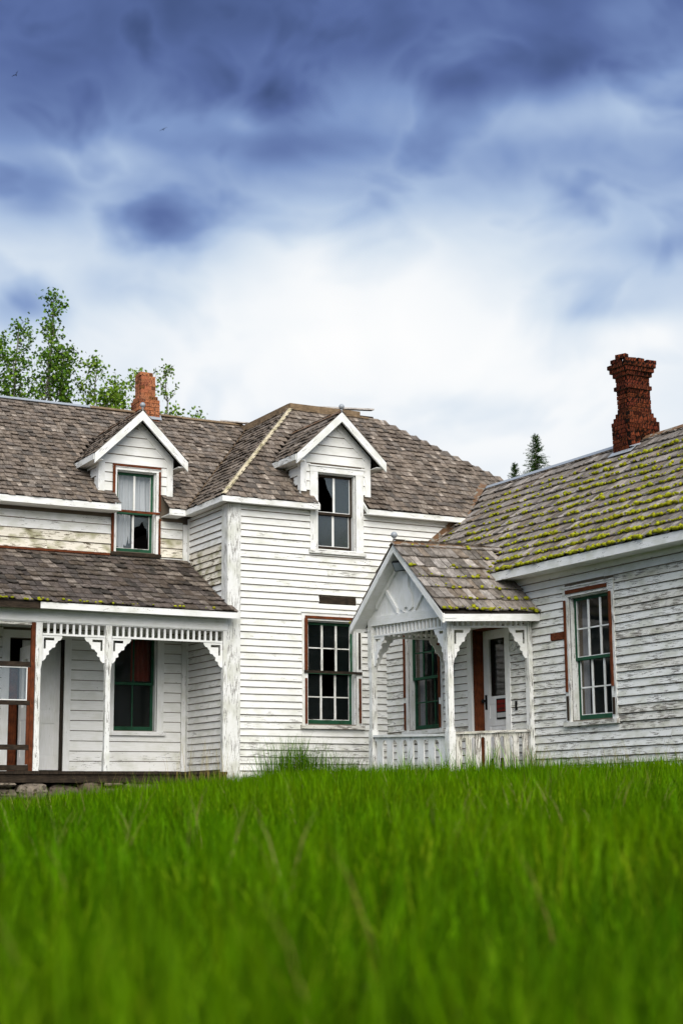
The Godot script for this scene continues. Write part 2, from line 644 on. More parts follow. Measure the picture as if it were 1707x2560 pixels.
func shingles(roof: Node3D, piece: String, key: String, xf: Transform3D, length: float, e: float, lim: Callable, single: Callable, butts = null, sag := 0.008) -> void:
	# courses laid from the eave up; lim(v) gives the runs [x0, x1] of a course; single(x, v) says which shingles are pieces of their own
	var rest := MB.new()
	var rows := int(ceil(length / e))
	var wav := FastNoiseLite.new()
	wav.seed = 5
	wav.frequency = 0.35
	for k in rows:
		var v0 := k * e
		var runs: Array = lim.call(v0 + e * 0.5)
		for run in runs:
			var x: float = run[0] - rng.randf() * 0.05
			while x < run[1] - 0.012:
				var s: Dictionary = pool[key][rng.randi() % pool[key].size()]
				var fit := 1.0
				var x0 := maxf(x, run[0])
				if x + s.w > run[1] or x < run[0]:
					fit = clampf((minf(x + s.w, run[1]) - x0) / s.w, 0.15, 1.0)
				var dv := rng.randf_range(-0.012, 0.012) + wav.get_noise_2d(x0 * 3.0, v0 * 9.0) * 0.02
				if rng.randf() < 0.02:
					dv += rng.randf_range(-0.05, 0.06)
				var dz := wav.get_noise_2d(x0, v0) * sag
				var turn := rng.randf_range(-0.014, 0.014)
				var tx := xf * Transform3D(Basis(Vector3(0, 0, 1), turn).scaled_local(Vector3(fit, minf(1.0, (length + 0.04 - v0) / (e * 1.42)), 1)), Vector3(x0, v0 + dv, dz))
				if butts != null:
					butts.append([x0, v0 + dv, dz, s.w * fit])
				if single.call(x0, v0):
					var o := MeshInstance3D.new()
					o.name = piece
					o.mesh = s.mesh
					o.material_override = M.shingle
					roof.add_child(o, true)
					o.transform = tx
				else:
					add_to(rest, s.mb, tx)
				x = x0 + s.w * fit + rng.randf_range(0.001, 0.006)
	if rest.v.size() > 0:
		stuff(put("shingle_field", rest, M.shingle, roof))


func moss_on(roof: Node3D, xf: Transform3D, butts: Array, amount: Callable, size: float) -> void:
	var b := MB.new()
	for q in butts:
		var a: float = amount.call(q[0], q[1])
		var cnt := int(a * q[3] / 0.011)
		for i in cnt:
			if rng.randf() > clampf(a, 0.05, 0.95):
				continue
			var r := size * (0.35 + 1.1 * pow(rng.randf(), 1.8))
			var p := Vector3(q[0] + rng.randf() * q[3], q[1] + rng.randf_range(-0.014, 0.018) + (absf(rng.randfn(0, 0.03)) if rng.randf() < 0.25 else 0.0), q[2] + 0.042 + rng.randf_range(-0.008, 0.012))
			b.xf = xf
			b.uo = Vector2(rng.randf(), rng.randf())
			var k := rng.randf_range(0.5, 1.08)
			b.col = Color(k, k * rng.randf_range(0.9, 1.05), k * rng.randf_range(0.6, 1.1))
			b.ball(p, r, Vector3(rng.randf_range(0.9, 1.7), rng.randf_range(0.6, 1.0), rng.randf_range(0.6, 1.0)), 3, 5)
	if b.v.size() > 0:
		stuff(put("moss", b, M.moss, roof))


# ---------------------------------------------------------------- the house
func bx(called: String, lo: Vector3, hi: Vector3, m: Material, parent: Node3D, g := Vector3.ZERO) -> MeshInstance3D:
	var d := hi - lo
	var gg := g
	if g == Vector3.ZERO:
		gg = Vector3.RIGHT if d.x >= d.y and d.x >= d.z else (Vector3.UP if d.y >= d.z else Vector3.BACK)
	return put(called, mb().box(lo, hi, gg), m, parent)


func roof_frame(kind: String, origin: Vector3, pitch: float) -> Transform3D:
	var u := Vector3.RIGHT
	var w := Vector3(0, pitch, -1)
	if kind == "west":
		u = Vector3.BACK
		w = Vector3(1, pitch, 0)
	elif kind == "east":
		u = Vector3.FORWARD
		w = Vector3(-1, pitch, 0)
	elif kind == "north":
		u = Vector3.LEFT
		w = Vector3(0, pitch, 1)
	w = w.normalized()
	return Transform3D(Basis(u, w, u.cross(w)), origin)


func run_of(v: float, pitch: float) -> float:      # horizontal run after v metres up a slope
	return v / sqrt(1.0 + pitch * pitch)


func raked(b: MB, x: Transform3D, p: Vector2, q: Vector2, w: float, z0: float, z1: float) -> void:
	# a sloping board whose top edge runs from p to q in the wall's plane, cut plumb at both ends
	b.at(x)
	var d := (q - p).normalized()
	var drop := w / maxf(absf(d.x), 0.3)
	b.uo = Vector2(rng.randf() * 5, rng.randf() * 5)
	b.prism(PackedVector2Array([p, q, q - Vector2(0, drop), p - Vector2(0, drop)]), z0, z1, Vector3(d.x, d.y, 0))


func never(_x: float, _v: float) -> bool:
	return false


func build_house() -> void:
	house = thing("farmhouse", "weathered white clapboard farmhouse with grey shingle roofs, two dormers and two porches", "house", Vector3(0, OFF, 0))
	shingle_pool("small", 0.165, 0.07, 0.16, 0.011, [Color(0.320, 0.283, 0.249), Color(0.408, 0.356, 0.307), Color(0.264, 0.243, 0.224), Color(0.480, 0.437, 0.390), Color(0.344, 0.300, 0.257)], 36)
	shingle_pool("porch", 0.215, 0.08, 0.17, 0.014, [Color(0.176, 0.158, 0.150), Color(0.240, 0.211, 0.190), Color(0.143, 0.132, 0.125), Color(0.299, 0.271, 0.245), Color(0.208, 0.178, 0.150)], 32)
	shingle_pool("shake", 0.287, 0.09, 0.19, 0.019, [Color(0.403, 0.379, 0.352), Color(0.481, 0.459, 0.435), Color(0.325, 0.306, 0.283), Color(0.546, 0.532, 0.517), Color(0.390, 0.339, 0.283)], 40)
	main_block()
	side_wing()
	long_wing()
	veranda()
	entry_porch()
	chimneys()


func main_block() -> void:
	var f := front()
	var w3 := [1.50, 2.46, 1.98, 3.77]
	var w2 := [1.71, 2.48, 5.04, 6.42]
	# walls
	var wall := wall_body("front_wall", f, 0.0, 8.3, 0.75, 5.75, [w3, w2])
	var slot := [1.73, 2.47, 4.06, 4.19]
	var out := func(h, c, t): return [h[0] - c, h[1] + c, h[2] - 0.06, h[3] + t]
	var pick := func(y, x):
		if x > 2.2 and y > 3.9 and y < 4.7:
			return M.peeled
		if y < 1.75 and rng.randf() < 0.6:
			return M.peeled
		if x > 2.5 and y < 4.9:
			return M.worn
		return M.worn if rng.randf() < 0.25 else M.clean
	siding(wall, "clapboard", f, 0.215, XR - 0.004, 0.82, 5.70, 0.117, [out.call(w3, 0.10, 0.14), out.call(w2, 0.13, 0.3), slot], pick, 0.028, func(y): return Vector2(0.215, XR - 0.004 if y < 4.2 else 2.95 + (y - 4.155) / SW))
	var sb := mb().at(f)
	sb.box(Vector3(1.73, 4.05, -0.005), Vector3(2.47, 4.20, 0.012))
	var bb := put("bare_board", sb, M.darkwood, wall)
	bb.set_meta("label", "dark bare board where a clapboard is missing")
	var west := side(0.0)
	wall = wall_body("return_wall", west, -6.9, 0.0, 0.75, 5.75, [], 0.15)
	siding(wall, "clapboard", west, ZL + 0.115, -0.215, 1.19, 5.70, 0.117, [], func(y, x):
		if y < 5.3 and y > 4.0 and x < -0.9 + (5.0 - y) * 0.75 and x > -1.75 + (4.9 - y) * 1.3:
			return M.stained
		return M.worn if rng.randf() < 0.5 else M.clean)
	bx("back_wall", Vector3(0, 0.75, -7.0), Vector3(7.6, 5.75, -6.85), M.plaster, house)
	bx("end_wall", Vector3(7.6, 0.75, -7.0), Vector3(7.75, 5.75, 0), M.plaster, house)
	bx("floor", Vector3(0.16, 1.08, -6.84), Vector3(7.59, 1.17, -0.17), M.darkwood, house)
	bx("upper_floor", Vector3(0.16, 4.30, -6.84), Vector3(7.59, 4.42, -0.17), M.darkwood, house)
	# corner boards
	var cb := mb()
	cb.box(Vector3(-0.03, 0.78, 0.0), Vector3(0.215, 5.71, 0.034), Vector3.UP)
	cb.uo = Vector2(2, 3)
	cb.box(Vector3(-0.032, 0.78, -0.215), Vector3(-0.001, 5.71, -0.001), Vector3.UP)
	put("corner_board", cb, M.peeled, house)
	bx("inner_corner_board", Vector3(-0.11, 1.19, ZL + 0.001), Vector3(-0.001, 5.60, ZL + 0.03), M.worn, house)
	bx("inner_corner_board", Vector3(-0.03, 1.19, ZL + 0.031), Vector3(-0.001, 5.70, ZL + 0.11), M.worn, house)
	# windows
	window("tall window with six over six panes on the front wall", f, w3[0], w3[1], w3[2], w3[3], 2.875, 3, 2, {
		"trim": M.worn, "muntin": M.peeled, "putty": true, "sill": M.bare,
		"strips": [[1.43, 2.90, 1.485, 3.80], [1.44, 1.98, 1.475, 2.76], [2.50, 2.00, 2.535, 2.78], [2.50, 2.95, 2.53, 3.75, 1], [1.44, 3.80, 2.50, 3.845], [1.42, 2.85, 2.56, 2.895, 1]],
		"gone": [Vector3i(0, 1, 1), Vector3i(1, 1, 0)]})
	window("dormer window over the front wall with a broken upper pane", f, w2[0], w2[1], w2[2], w2[3], 5.70, 2, 1, {
		"casing": 0.15, "head": 0.10, "trim": M.worn, "sash": M.darkwood, "muntin": M.clean, "putty": true, "glass": M.dusty, "sill": M.peeled,
		"shards": {Vector3i(1, 0, 0): [Vector2(0.42, 1.0), Vector2(1.0, 1.0), Vector2(1.0, 0.40), Vector2(0.86, 0.46), Vector2(0.72, 0.60), Vector2(0.62, 0.68), Vector2(0.5, 0.9)]}})
	# hip roof
	var e := 0.212
	var yd := 5.8 + S * 2.6
	var rb := mb()
	var A := Vector3(-e, 5.8, e)
	var B := Vector3(7.87, 5.8, e)
	var C := Vector3(4.39, yd, -2.388)
	var D := Vector3(2.388, yd, -2.388)
	var A2 := Vector3(-e, 5.8, -7.2)
	var B2 := Vector3(7.87, 5.8, -7.2)
	var C2 := Vector3(4.39, yd, -4.6)
	var D2 := Vector3(2.388, yd, -4.6)
	# the front slope leaves room for the dormer
	var fz := func(y): return e - (y - 5.8) / S
	var yq := 7.30
	rb.slab([A, Vector3(1.44, 5.8, e), Vector3(1.44, yq, fz.call(yq)), Vector3(1.43, yq, fz.call(yq))], 0.06)
	rb.slab([Vector3(2.73, 5.8, e), B, C, Vector3(2.73, yd, -2.388)], 0.06)
	rb.slab([Vector3(1.432, yq, fz.call(yq)), Vector3(2.73, yq, fz.call(yq)), Vector3(2.73, yd, -2.388), D], 0.06)
	rb.slab([A2, A, D, D2], 0.06)
	rb.slab([B, B2, C2, C], 0.06)
	rb.slab([B2, A2, D2, C2], 0.06)
	rb.slab([D, C, C2, D2], 0.06)
	var roof := put("hip_roof", rb, M.deck, house)
	var fx := roof_frame("south", Vector3(0, 5.8, e), S)
	var slope := 2.6 * sqrt(1 + S * S)
	shingles(roof, "shingle", "small", fx, slope, 0.165, func(v):
		var t := run_of(v, S)
		var y := 5.8 + S * t
		var z := e - t
		var l := t - e
		var r := 4.39 + (yd - y) / 0.674
		if y < 6.60:
			r = minf(r, 2.70 + (y - 4.155) / SW + 0.02)
		if z > -0.02:
			return [[l, 1.63], [2.66, r]]
		if y < 7.42:
			var hw: float = minf(0.69, maxf(0.0, (7.50 - y) / 0.93 + 0.03))
			return [[l, 2.08 - hw], [2.08 + hw, r]]
		return [[l, r]], never)
	var lx := roof_frame("west", Vector3(-e, 5.8, 0), S)
	shingles(roof, "shingle", "small", lx, slope, 0.165, func(v):
		var t := run_of(v, S)
		return [[-1.35 - S * t / SL, e - t]], never)
	# the hip cap, metal valley and the boards round the flat deck
	var cap := mb()
	cap.col = Color(0.74, 0.68, 0.55)
	var hd := (D - A).normalized()
	for k in [[0.0, 0.34], [0.343, 0.72], [0.722, 1.0]]:
		var p := A.lerp(D, k[0]) + Vector3(-0.01, 0.035, 0.01)
		var q := A.lerp(D, k[1]) + Vector3(-0.01, 0.040, 0.01)
		var s1 := Vector3(1, 0.0, 0.0) * 0.075
		var s2 := Vector3(0, 0, -1.0) * 0.075
		cap.uo = Vector2(rng.randf() * 4, rng.randf() * 4)
		cap.poly([p, p + s1, q + s1, q], hd)
		cap.poly([p + s2, p, q, q + s2], hd)
	put("hip_cap", cap, M.stained, roof)
	var par := mb()
	par.box(Vector3(2.36, yd - 0.03, -2.40), Vector3(3.92, yd + 0.12, -2.35))
	put("deck_board", par, M.plank, roof)
	par = mb()
	par.box(Vector3(2.345, yd - 0.03, -4.55), Vector3(2.40, yd + 0.115, -2.405), Vector3.BACK)
	put("deck_board", par, M.plank, roof)
	par = mb()
	par.box(Vector3(3.80, yd - 0.01, -2.47), Vector3(4.26, yd + 0.065, -2.42))
	put("deck_board", par, M.darkwood, roof)
	par = mb()
	par.box(Vector3(3.94, yd - 0.05, -2.415), Vector3(4.12, yd + 0.03, -2.36))
	put("deck_board", par, M.plank, roof)
	# eaves
	var fa := mb()
	trim(fa, -e, 1.66, 5.705, 5.80, e - 0.03, e)
	trim(fa, 2.64, 4.95, 5.70, 5.79, e - 0.03, e)
	put("fascia", fa, M.worn, roof)
	fa = mb()
	fa.box(Vector3(-e - 0.001, 5.705, -1.55), Vector3(-e + 0.03, 5.80, e - 0.031), Vector3.BACK)
	put("fascia", fa, M.worn, roof)
	fa = mb()
	fa.box(Vector3(-e + 0.031, 5.72, 0.001), Vector3(1.66, 5.735, e - 0.031))
	fa.box(Vector3(2.64, 5.715, 0.001), Vector3(4.9, 5.73, e - 0.031))
	fa.box(Vector3(-e + 0.031, 5.719, -1.55), Vector3(-0.001, 5.734, 0.0))
	put("soffit", fa, M.clean, roof)
	# short returns beside the dormer window
	fa = mb()
	raked(fa, Transform3D(Basis(Vector3.BACK, Vector3.UP, Vector3.LEFT), Vector3(2.64, 0, 0)), Vector2(0.0, 5.98), Vector2(e - 0.031, 5.80), 0.07, 0.0, 0.02)
	raked(fa, Transform3D(Basis(Vector3.BACK, Vector3.UP, Vector3.LEFT), Vector3(1.68, 0, 0)), Vector2(0.0, 5.98), Vector2(e - 0.031, 5.80), 0.07, 0.0, 0.02)
	put("rake_return", fa, M.worn, roof)
	dormer(2.08, 0.0, 0.69, 0.90, 6.66, 7.50, 0.26, S, 5.8, e, w2, 0.15, 5.95)


func dormer(cx: float, zf: float, hw: float, hr: float, ye: float, yp: float, over: float, pm: float, y_eave: float, z_eave: float, hole: Array, cas: float, y_low: float) -> void:
	var pd := (yp - ye) / hr
	var back := func(y): return z_eave - (y - y_eave) / pm
	var yw := yp - pd * hw                                   # roof height over the side walls
	var b := mb().at(front(zf))
	for s in spans(cx - hw, cx + hw, hole[3] - 0.1, [hole]):
		b.box(Vector3(s[0], 5.751, -0.12), Vector3(s[1], hole[3], 0))
	b.prism(PackedVector2Array([Vector2(cx - hw, hole[3] + 0.0005), Vector2(cx + hw, hole[3] + 0.0005), Vector2(cx + hw, yw - 0.05), Vector2(cx, yp - 0.06), Vector2(cx - hw, yw - 0.05)]), -0.12, 0.0)
	for k in [-1, 1]:                                        # the side walls down into the roof
		var x: float = cx + k * hw
		var zb: float = back.call(yw)
		var pg := PackedVector2Array([Vector2(zf - 0.121, yw - 0.05), Vector2(zb - 0.1, yw - 0.05), Vector2(zb - 0.1, back.call(0) * 0.0 + y_eave + pm * (z_eave - zb) - 0.15), Vector2(zf - 0.121, y_eave + pm * (z_eave - zf) - 0.12)])
		b.at(side(x if k < 0 else x - 0.08 + 0.08))
		b.prism(pg, -0.08 if k < 0 else 0.0, 0.0 if k < 0 else 0.08)
	var d := put("dormer", b, M.plaster, house)
	# boards on its face and cheek
	var f := front(zf)
	var lim := func(y):
		var r: float = minf(hw - 0.09, (yp - y) / pd - 0.13)
		return Vector2(cx - r, cx + r)
	siding(d, "siding_board", f, 0, 0, y_low + 0.12, yp - 0.26, 0.168, [[hole[0] - cas + 0.02, hole[1] + cas - 0.02, hole[2], hole[3] + 0.09]], func(_y, _x): return M.clean, 0.022, lim)
	siding(d, "siding_board", side(cx - hw), 0, 0, y_low + 0.05, yw - 0.08, 0.168, [], func(_y, _x): return M.worn, 0.016, func(y): return Vector2(back.call(y - 0.02), zf - 0.09))
	var t := mb().at(f)
	trim(t, cx - hw - 0.018, cx - hw + 0.10, y_low + 0.10, yw - 0.10, 0.0, 0.026)
	trim(t, cx + hw - 0.10, cx + hw + 0.018, y_low + 0.10, yw - 0.10, 0.0, 0.026)
	t.at(side(cx - hw))
	trim(t, zf - 0.09, zf - 0.001, y_low + 0.0, yw - 0.10, 0.0, 0.018)
	put("corner_board", t, M.worn, d)
	t = mb()
	for k in [-1, 1]:
		raked(t, f, Vector2(cx + k * (hw + 0.02), yp - pd * (hw + 0.02) - 0.075), Vector2(cx, yp - 0.075), 0.125, 0.0, 0.030)
	put("frieze_board", t, M.clean, d)
	# its gable roof
	var rb := mb()
	var zr: float = back.call(yp) - 0.1
	var ze: float = back.call(ye) - 0.1
	var F := zf + over
	var pk := Vector3(cx, yp, F)
	rb.slab([Vector3(cx - hr, ye, ze), Vector3(cx - hr, ye, F), pk, Vector3(cx, yp, zr)], 0.045)
	rb.slab([Vector3(cx + hr, ye, F), Vector3(cx + hr, ye, ze), Vector3(cx, yp, zr), pk], 0.045)
	var roof := put("dormer_roof", rb, M.deck, house)
	var l := sqrt(hr * hr + (yp - ye) * (yp - ye))
	shingles(roof, "shingle", "small", roof_frame("west", Vector3(cx - hr, ye, 0), pd), l, 0.165, func(v): return [[back.call(ye + pd * run_of(v, pd)), F + 0.015]], never)
	shingles(roof, "shingle", "small", roof_frame("east", Vector3(cx + hr, ye, 0), pd), l, 0.165, func(v): return [[-F - 0.015, -back.call(ye + pd * run_of(v, pd))]], never)
	var fa := mb()
	for k in [-1, 1]:
		raked(fa, front(F), Vector2(cx + k * hr, ye - 0.005), Vector2(cx, yp - 0.005), 0.125, -0.03, 0.012)
	put("rake_board", fa, M.worn, roof)
	fa = mb()
	fa.box(Vector3(cx - hr - 0.012, ye - 0.11, ze + 0.1), Vector3(cx - hr + 0.016, ye - 0.004, F - 0.031), Vector3.BACK)
	fa.box(Vector3(cx + hr - 0.016, ye - 0.11, ze + 0.1), Vector3(cx + hr + 0.012, ye - 0.004, F - 0.031), Vector3.BACK)
	put("fascia", fa, M.peeled, roof)
	fa = mb()
	for k in [-1, 1]:
		var q := [Vector3(cx + k * hr, ye - 0.06, F - 0.032), Vector3(cx, yp - 0.06, F - 0.032), Vector3(cx, yp - 0.06, zf + 0.032), Vector3(cx + k * hr, ye - 0.06, zf + 0.032)]
		if k < 0:
			q.reverse()
		fa.slab(q, 0.012)
		var x0: float = cx + k * (hr - 0.016)
		var x1: float = cx + k * (hw + 0.02)
		fa.box(Vector3(minf(x0, x1), ye - 0.105, ze + 0.15), Vector3(maxf(x0, x1), ye - 0.095, F - 0.033))
	put("soffit", fa, M.clean, roof)
	var ridge := mb()
	ridge.at(Transform3D(Basis.IDENTITY, Vector3(cx, yp, 0)))
	for k in [-1, 1]:
		var a := Vector3(0, 0.042, F + 0.01)
		var c := Vector3(0, 0.042, zr + 0.1)
		var w := Vector3(k * 0.07, 0.042 - 0.07 * pd, 0)
		var q := [a, Vector3(w.x, w.y, F + 0.01), Vector3(w.x, w.y, zr + 0.1), c]
		if k < 0:
			q.reverse()
		ridge.slab(q, 0.008, Vector3.BACK)
	put("ridge_cap", ridge, M.rust, roof)
	var fin := mb().ball(Vector3(cx, yp + 0.10, F - 0.01), 0.05, Vector3.ONE, 10, 14)
	fin.tube(Vector3(cx, yp + 0.0, F - 0.01), Vector3(cx, yp + 0.07, F - 0.01), 0.022, 0.018, 8)
	put("finial", fin, M.zinc, roof)


func side_wing() -> void:
	var f := front(ZL)
	var wd := [-1.39, -0.64, 5.04, 6.50]
	var w1 := [-1.375, -0.575, 1.90, 3.56]
	var dr := [-3.24, -2.27, 1.20, 3.43]
	var wall := wall_body("side_wall", f, -9.0, 0.0, 0.75, 5.75, [wd, w1, dr], 0.2)
	var pick := func(y, _x):
		if y > 4.9 and y < 5.3:
			return M.stained
		return M.worn if y > 4.5 or y < 1.5 else M.clean
	var holes := [[wd[0] - 0.09, wd[1] + 0.09, 4.93, 7.0], [w1[0] - 0.11, w1[1] + 0.11, w1[2] - 0.06, w1[3] + 0.1], [-3.36, dr[1] + 0.10, 0.0, dr[3] + 0.1]]
	siding(wall, "siding_board", f, -5.2, -0.115, 1.19, 5.62, 0.172, holes, pick, 0.024)
	bx("back_wall", Vector3(-9.0, 0.75, -7.6), Vector3(2.4, 5.75, -7.45), M.plaster, house)
	bx("end_wall", Vector3(-9.0, 0.75, -7.44), Vector3(-8.85, 5.75, ZL - 0.21), M.plaster, house)
	bx("floor", Vector3(-8.84, 1.08, -7.44), Vector3(-0.17, 1.17, ZL - 0.21), M.darkwood, house)
	bx("upper_floor", Vector3(-8.84, 4.40, -7.44), Vector3(-0.17, 4.50, ZL - 0.21), M.darkwood, house)
	window("dormer window of the side wing with white curtains and a broken lower pane", f, wd[0], wd[1], wd[2], wd[3], 5.755, 2, 1, {
		"casing": 0.065, "head": 0.05, "trim": M.worn, "sash": M.green, "muntin": M.peeled, "putty": true, "glass": M.dusty, "sill": M.darkwood,
		"strips": [[-1.475, 5.84, -1.43, 6.56], [-1.485, 5.02, -1.44, 5.70], [-0.60, 5.80, -0.565, 6.52], [-0.595, 5.02, -0.56, 5.66], [-1.48, 6.56, -0.56, 6.60], [-1.40, 5.735, -0.58, 5.775]],
		"shards": {Vector3i(0, 1, 0): [Vector2(0, 1), Vector2(0, 0.62), Vector2(0.2, 0.66), Vector2(0.42, 0.70), Vector2(0.58, 0.84), Vector2(0.72, 0.66), Vector2(0.86, 0.60), Vector2(0.88, 0.3), Vector2(0.95, 0.5), Vector2(1, 0.55), Vector2(1, 1)]}})
	window("dark window under the veranda with green sashes", f, w1[0], w1[1], w1[2], w1[3], 2.72, 2, 1, {
		"casing": 0.125, "trim": M.clean, "sash": M.green, "muntin": M.green, "sill": M.worn})
	# the veranda's back door
	var b := mb().at(f)
	trim(b, dr[1], dr[1] + 0.115, 1.19, dr[3], -0.01, 0.03)
	trim(b, dr[0] - 0.13, dr[0], 1.19, dr[3], -0.01, 0.03)
	trim(b, dr[0] - 0.13, dr[1] + 0.115, dr[3], dr[3] + 0.13, -0.01, 0.032)
	var door := put("door", b, M.clean, house)
	door.set_meta("label", "white panelled back door under the veranda")
	b = mb().at(f)
	panel_leaf(b, -2.96, dr[1] - 0.012, 1.22, dr[3] - 0.02, -0.17, [[0.12, 0.10, 0.88, 0.36], [0.12, 0.45, 0.88, 0.93]])
	put("door_leaf", b, M.clean, door)
	b = mb().at(f)
	b.box(Vector3(dr[1] - 0.011, 1.2, -0.19), Vector3(dr[1] - 0.001, dr[3], -0.011), Vector3.UP)
	put("jamb", b, M.darkwood, door)
	b = mb().at(f)
	b.box(Vector3(-3.235, 1.2, -0.165), Vector3(-3.07, 2.9, -0.05), Vector3.UP)
	put("jamb", b, M.brown, door)
	b = mb().at(f)
	b.box(Vector3(dr[0], 1.165, -0.19), Vector3(dr[1] + 0.12, 1.199, 0.06))
	put("threshold", b, M.darkwood, door)
	# roof
	var yr := 8.33
	var zr := -1.35 - (yr - 5.8) / SL
	var rb := mb()
	rb.slab([Vector3(-9.3, 5.8, -1.35), Vector3(-1.70, 5.8, -1.35), Vector3(-1.70, yr, zr), Vector3(-9.3, yr, zr)], 0.06)
	rb.slab([Vector3(-0.36, 5.8, -1.35), Vector3(-0.212, 5.8, -1.35), Vector3(-0.212 + (yr - 5.8) / S, yr, zr), Vector3(-0.36, yr, zr)], 0.06)
	var ycut := 7.35
	rb.slab([Vector3(-1.70, ycut, -1.35 - (ycut - 5.8) / SL), Vector3(-0.36, ycut, -1.35 - (ycut - 5.8) / SL), Vector3(-0.36, yr, zr), Vector3(-1.70, yr, zr)], 0.06)
	rb.slab([Vector3(2.6, 5.8, 2 * zr + 1.35), Vector3(-9.3, 5.8, 2 * zr + 1.35), Vector3(-9.3, yr, zr), Vector3(2.6, yr, zr)], 0.06)
	var roof := put("side_roof", rb, M.deck, house)
	shingles(roof, "shingle", "small", roof_frame("south", Vector3(0, 5.8, -1.35), SL), sqrt(1 + SL * SL) * (yr - 5.8) / SL, 0.165, func(v):
		var t := run_of(v, SL)
		var y := 5.8 + SL * t
		var z := -1.35 - t
		var r := -0.212 + (y - 5.8) / S
		if z > ZL:
			return [[-5.5, -1.44], [-0.53, r]]
		if y < 7.45:
			var hw: float = minf(0.69, maxf(0.0, (7.56 - y) / 0.97 + 0.03))
			return [[-5.5, -1.03 - hw], [-1.03 + hw, r]]
		return [[-5.5, r]], never)
	var fa := mb()
	trim(fa, -9.3, -1.44, 5.69, 5.80, -1.38, -1.35)
	trim(fa, -0.53, -0.22, 5.69, 5.80, -1.38, -1.35)
	put("fascia", fa, M.worn, roof)
	fa = mb()
	fa.box(Vector3(-9.3, 5.70, ZL + 0.001), Vector3(-1.44, 5.715, -1.381))
	fa.box(Vector3(-0.53, 5.701, ZL + 0.001), Vector3(-0.215, 5.716, -1.381))
	put("soffit", fa, M.clean, roof)
	# ridge boards, lifted and lapped unevenly
	var x := -9.3
	while x < 2.2:
		var l := rng.randf_range(1.1, 2.4)
		var r := mb()
		var dy := rng.randf_range(0.0, 0.02)
		var x1 := minf(x + l, 2.42)
		for k in [-1, 1]:
			var q := [Vector3(x, yr + 0.045 + dy, zr), Vector3(x1, yr + 0.045 + rng.randf_range(0, 0.015), zr), Vector3(x1, yr + 0.045 + dy - 0.07 * SL, zr - k * 0.075), Vector3(x, yr + 0.045 + dy - 0.07 * SL, zr - k * 0.075)]
			if k < 0:
				q.reverse()
			r.slab(q, 0.012)
		put("ridge_board", r, M.zinc if rng.randf() < 0.3 else M.plank, roof)
		x = x1 + 0.004
	# rusty flashing down the valley
	var va := mb()
	var p0 := Vector3(-0.212, 5.83, -1.35)
	var p1 := Vector3(-0.212 + 2.45 / S, 8.28, -1.35 - 2.45 / SL)
	va.poly([p0 + Vector3(0, 0.012, 0.05), p0 + Vector3(0.05, 0.012, 0), p1 + Vector3(0.05, 0.012, 0), p1 + Vector3(0, 0.012, 0.05)])
	put("valley_flashing", va, M.plank, roof)
	dormer(-1.03, ZL, 0.69, 0.88, 6.70, 7.56, 0.30, SL, 5.8, -1.35, wd, 0.065, 5.98)


func panel_leaf(b: MB, x0: float, x1: float, y0: float, y1: float, z: float, panels: Array) -> void:
	# a door leaf: stiles and rails stand proud of sunk panels
	var holes := []
	for p in panels:
		holes.append([lerpf(x0, x1, p[0]), lerpf(x0, x1, p[2]), lerpf(y0, y1, p[1]), lerpf(y0, y1, p[3])])
	var ys := [y0, y1]
	for h in holes:
		ys.append(h[2])
		ys.append(h[3])
	ys.sort()
	for i in ys.size() - 1:
		if ys[i + 1] - ys[i] > 0.001:
			for s in spans(x0, x1, (ys[i] + ys[i + 1]) / 2, holes):
				b.box(Vector3(s[0], ys[i], z - 0.04), Vector3(s[1], ys[i + 1], z), Vector3.UP)
	for k in panels.size():
		var h: Array = holes[k]
		if panels[k].size() > 4:
			continue
		b.box(Vector3(h[0], h[2], z - 0.03), Vector3(h[1], h[3], z - 0.012), Vector3.UP)
		b.box(Vector3(h[0] + 0.04, h[2] + 0.04, z - 0.012), Vector3(h[1] - 0.04, h[3] - 0.04, z - 0.006), Vector3.UP)


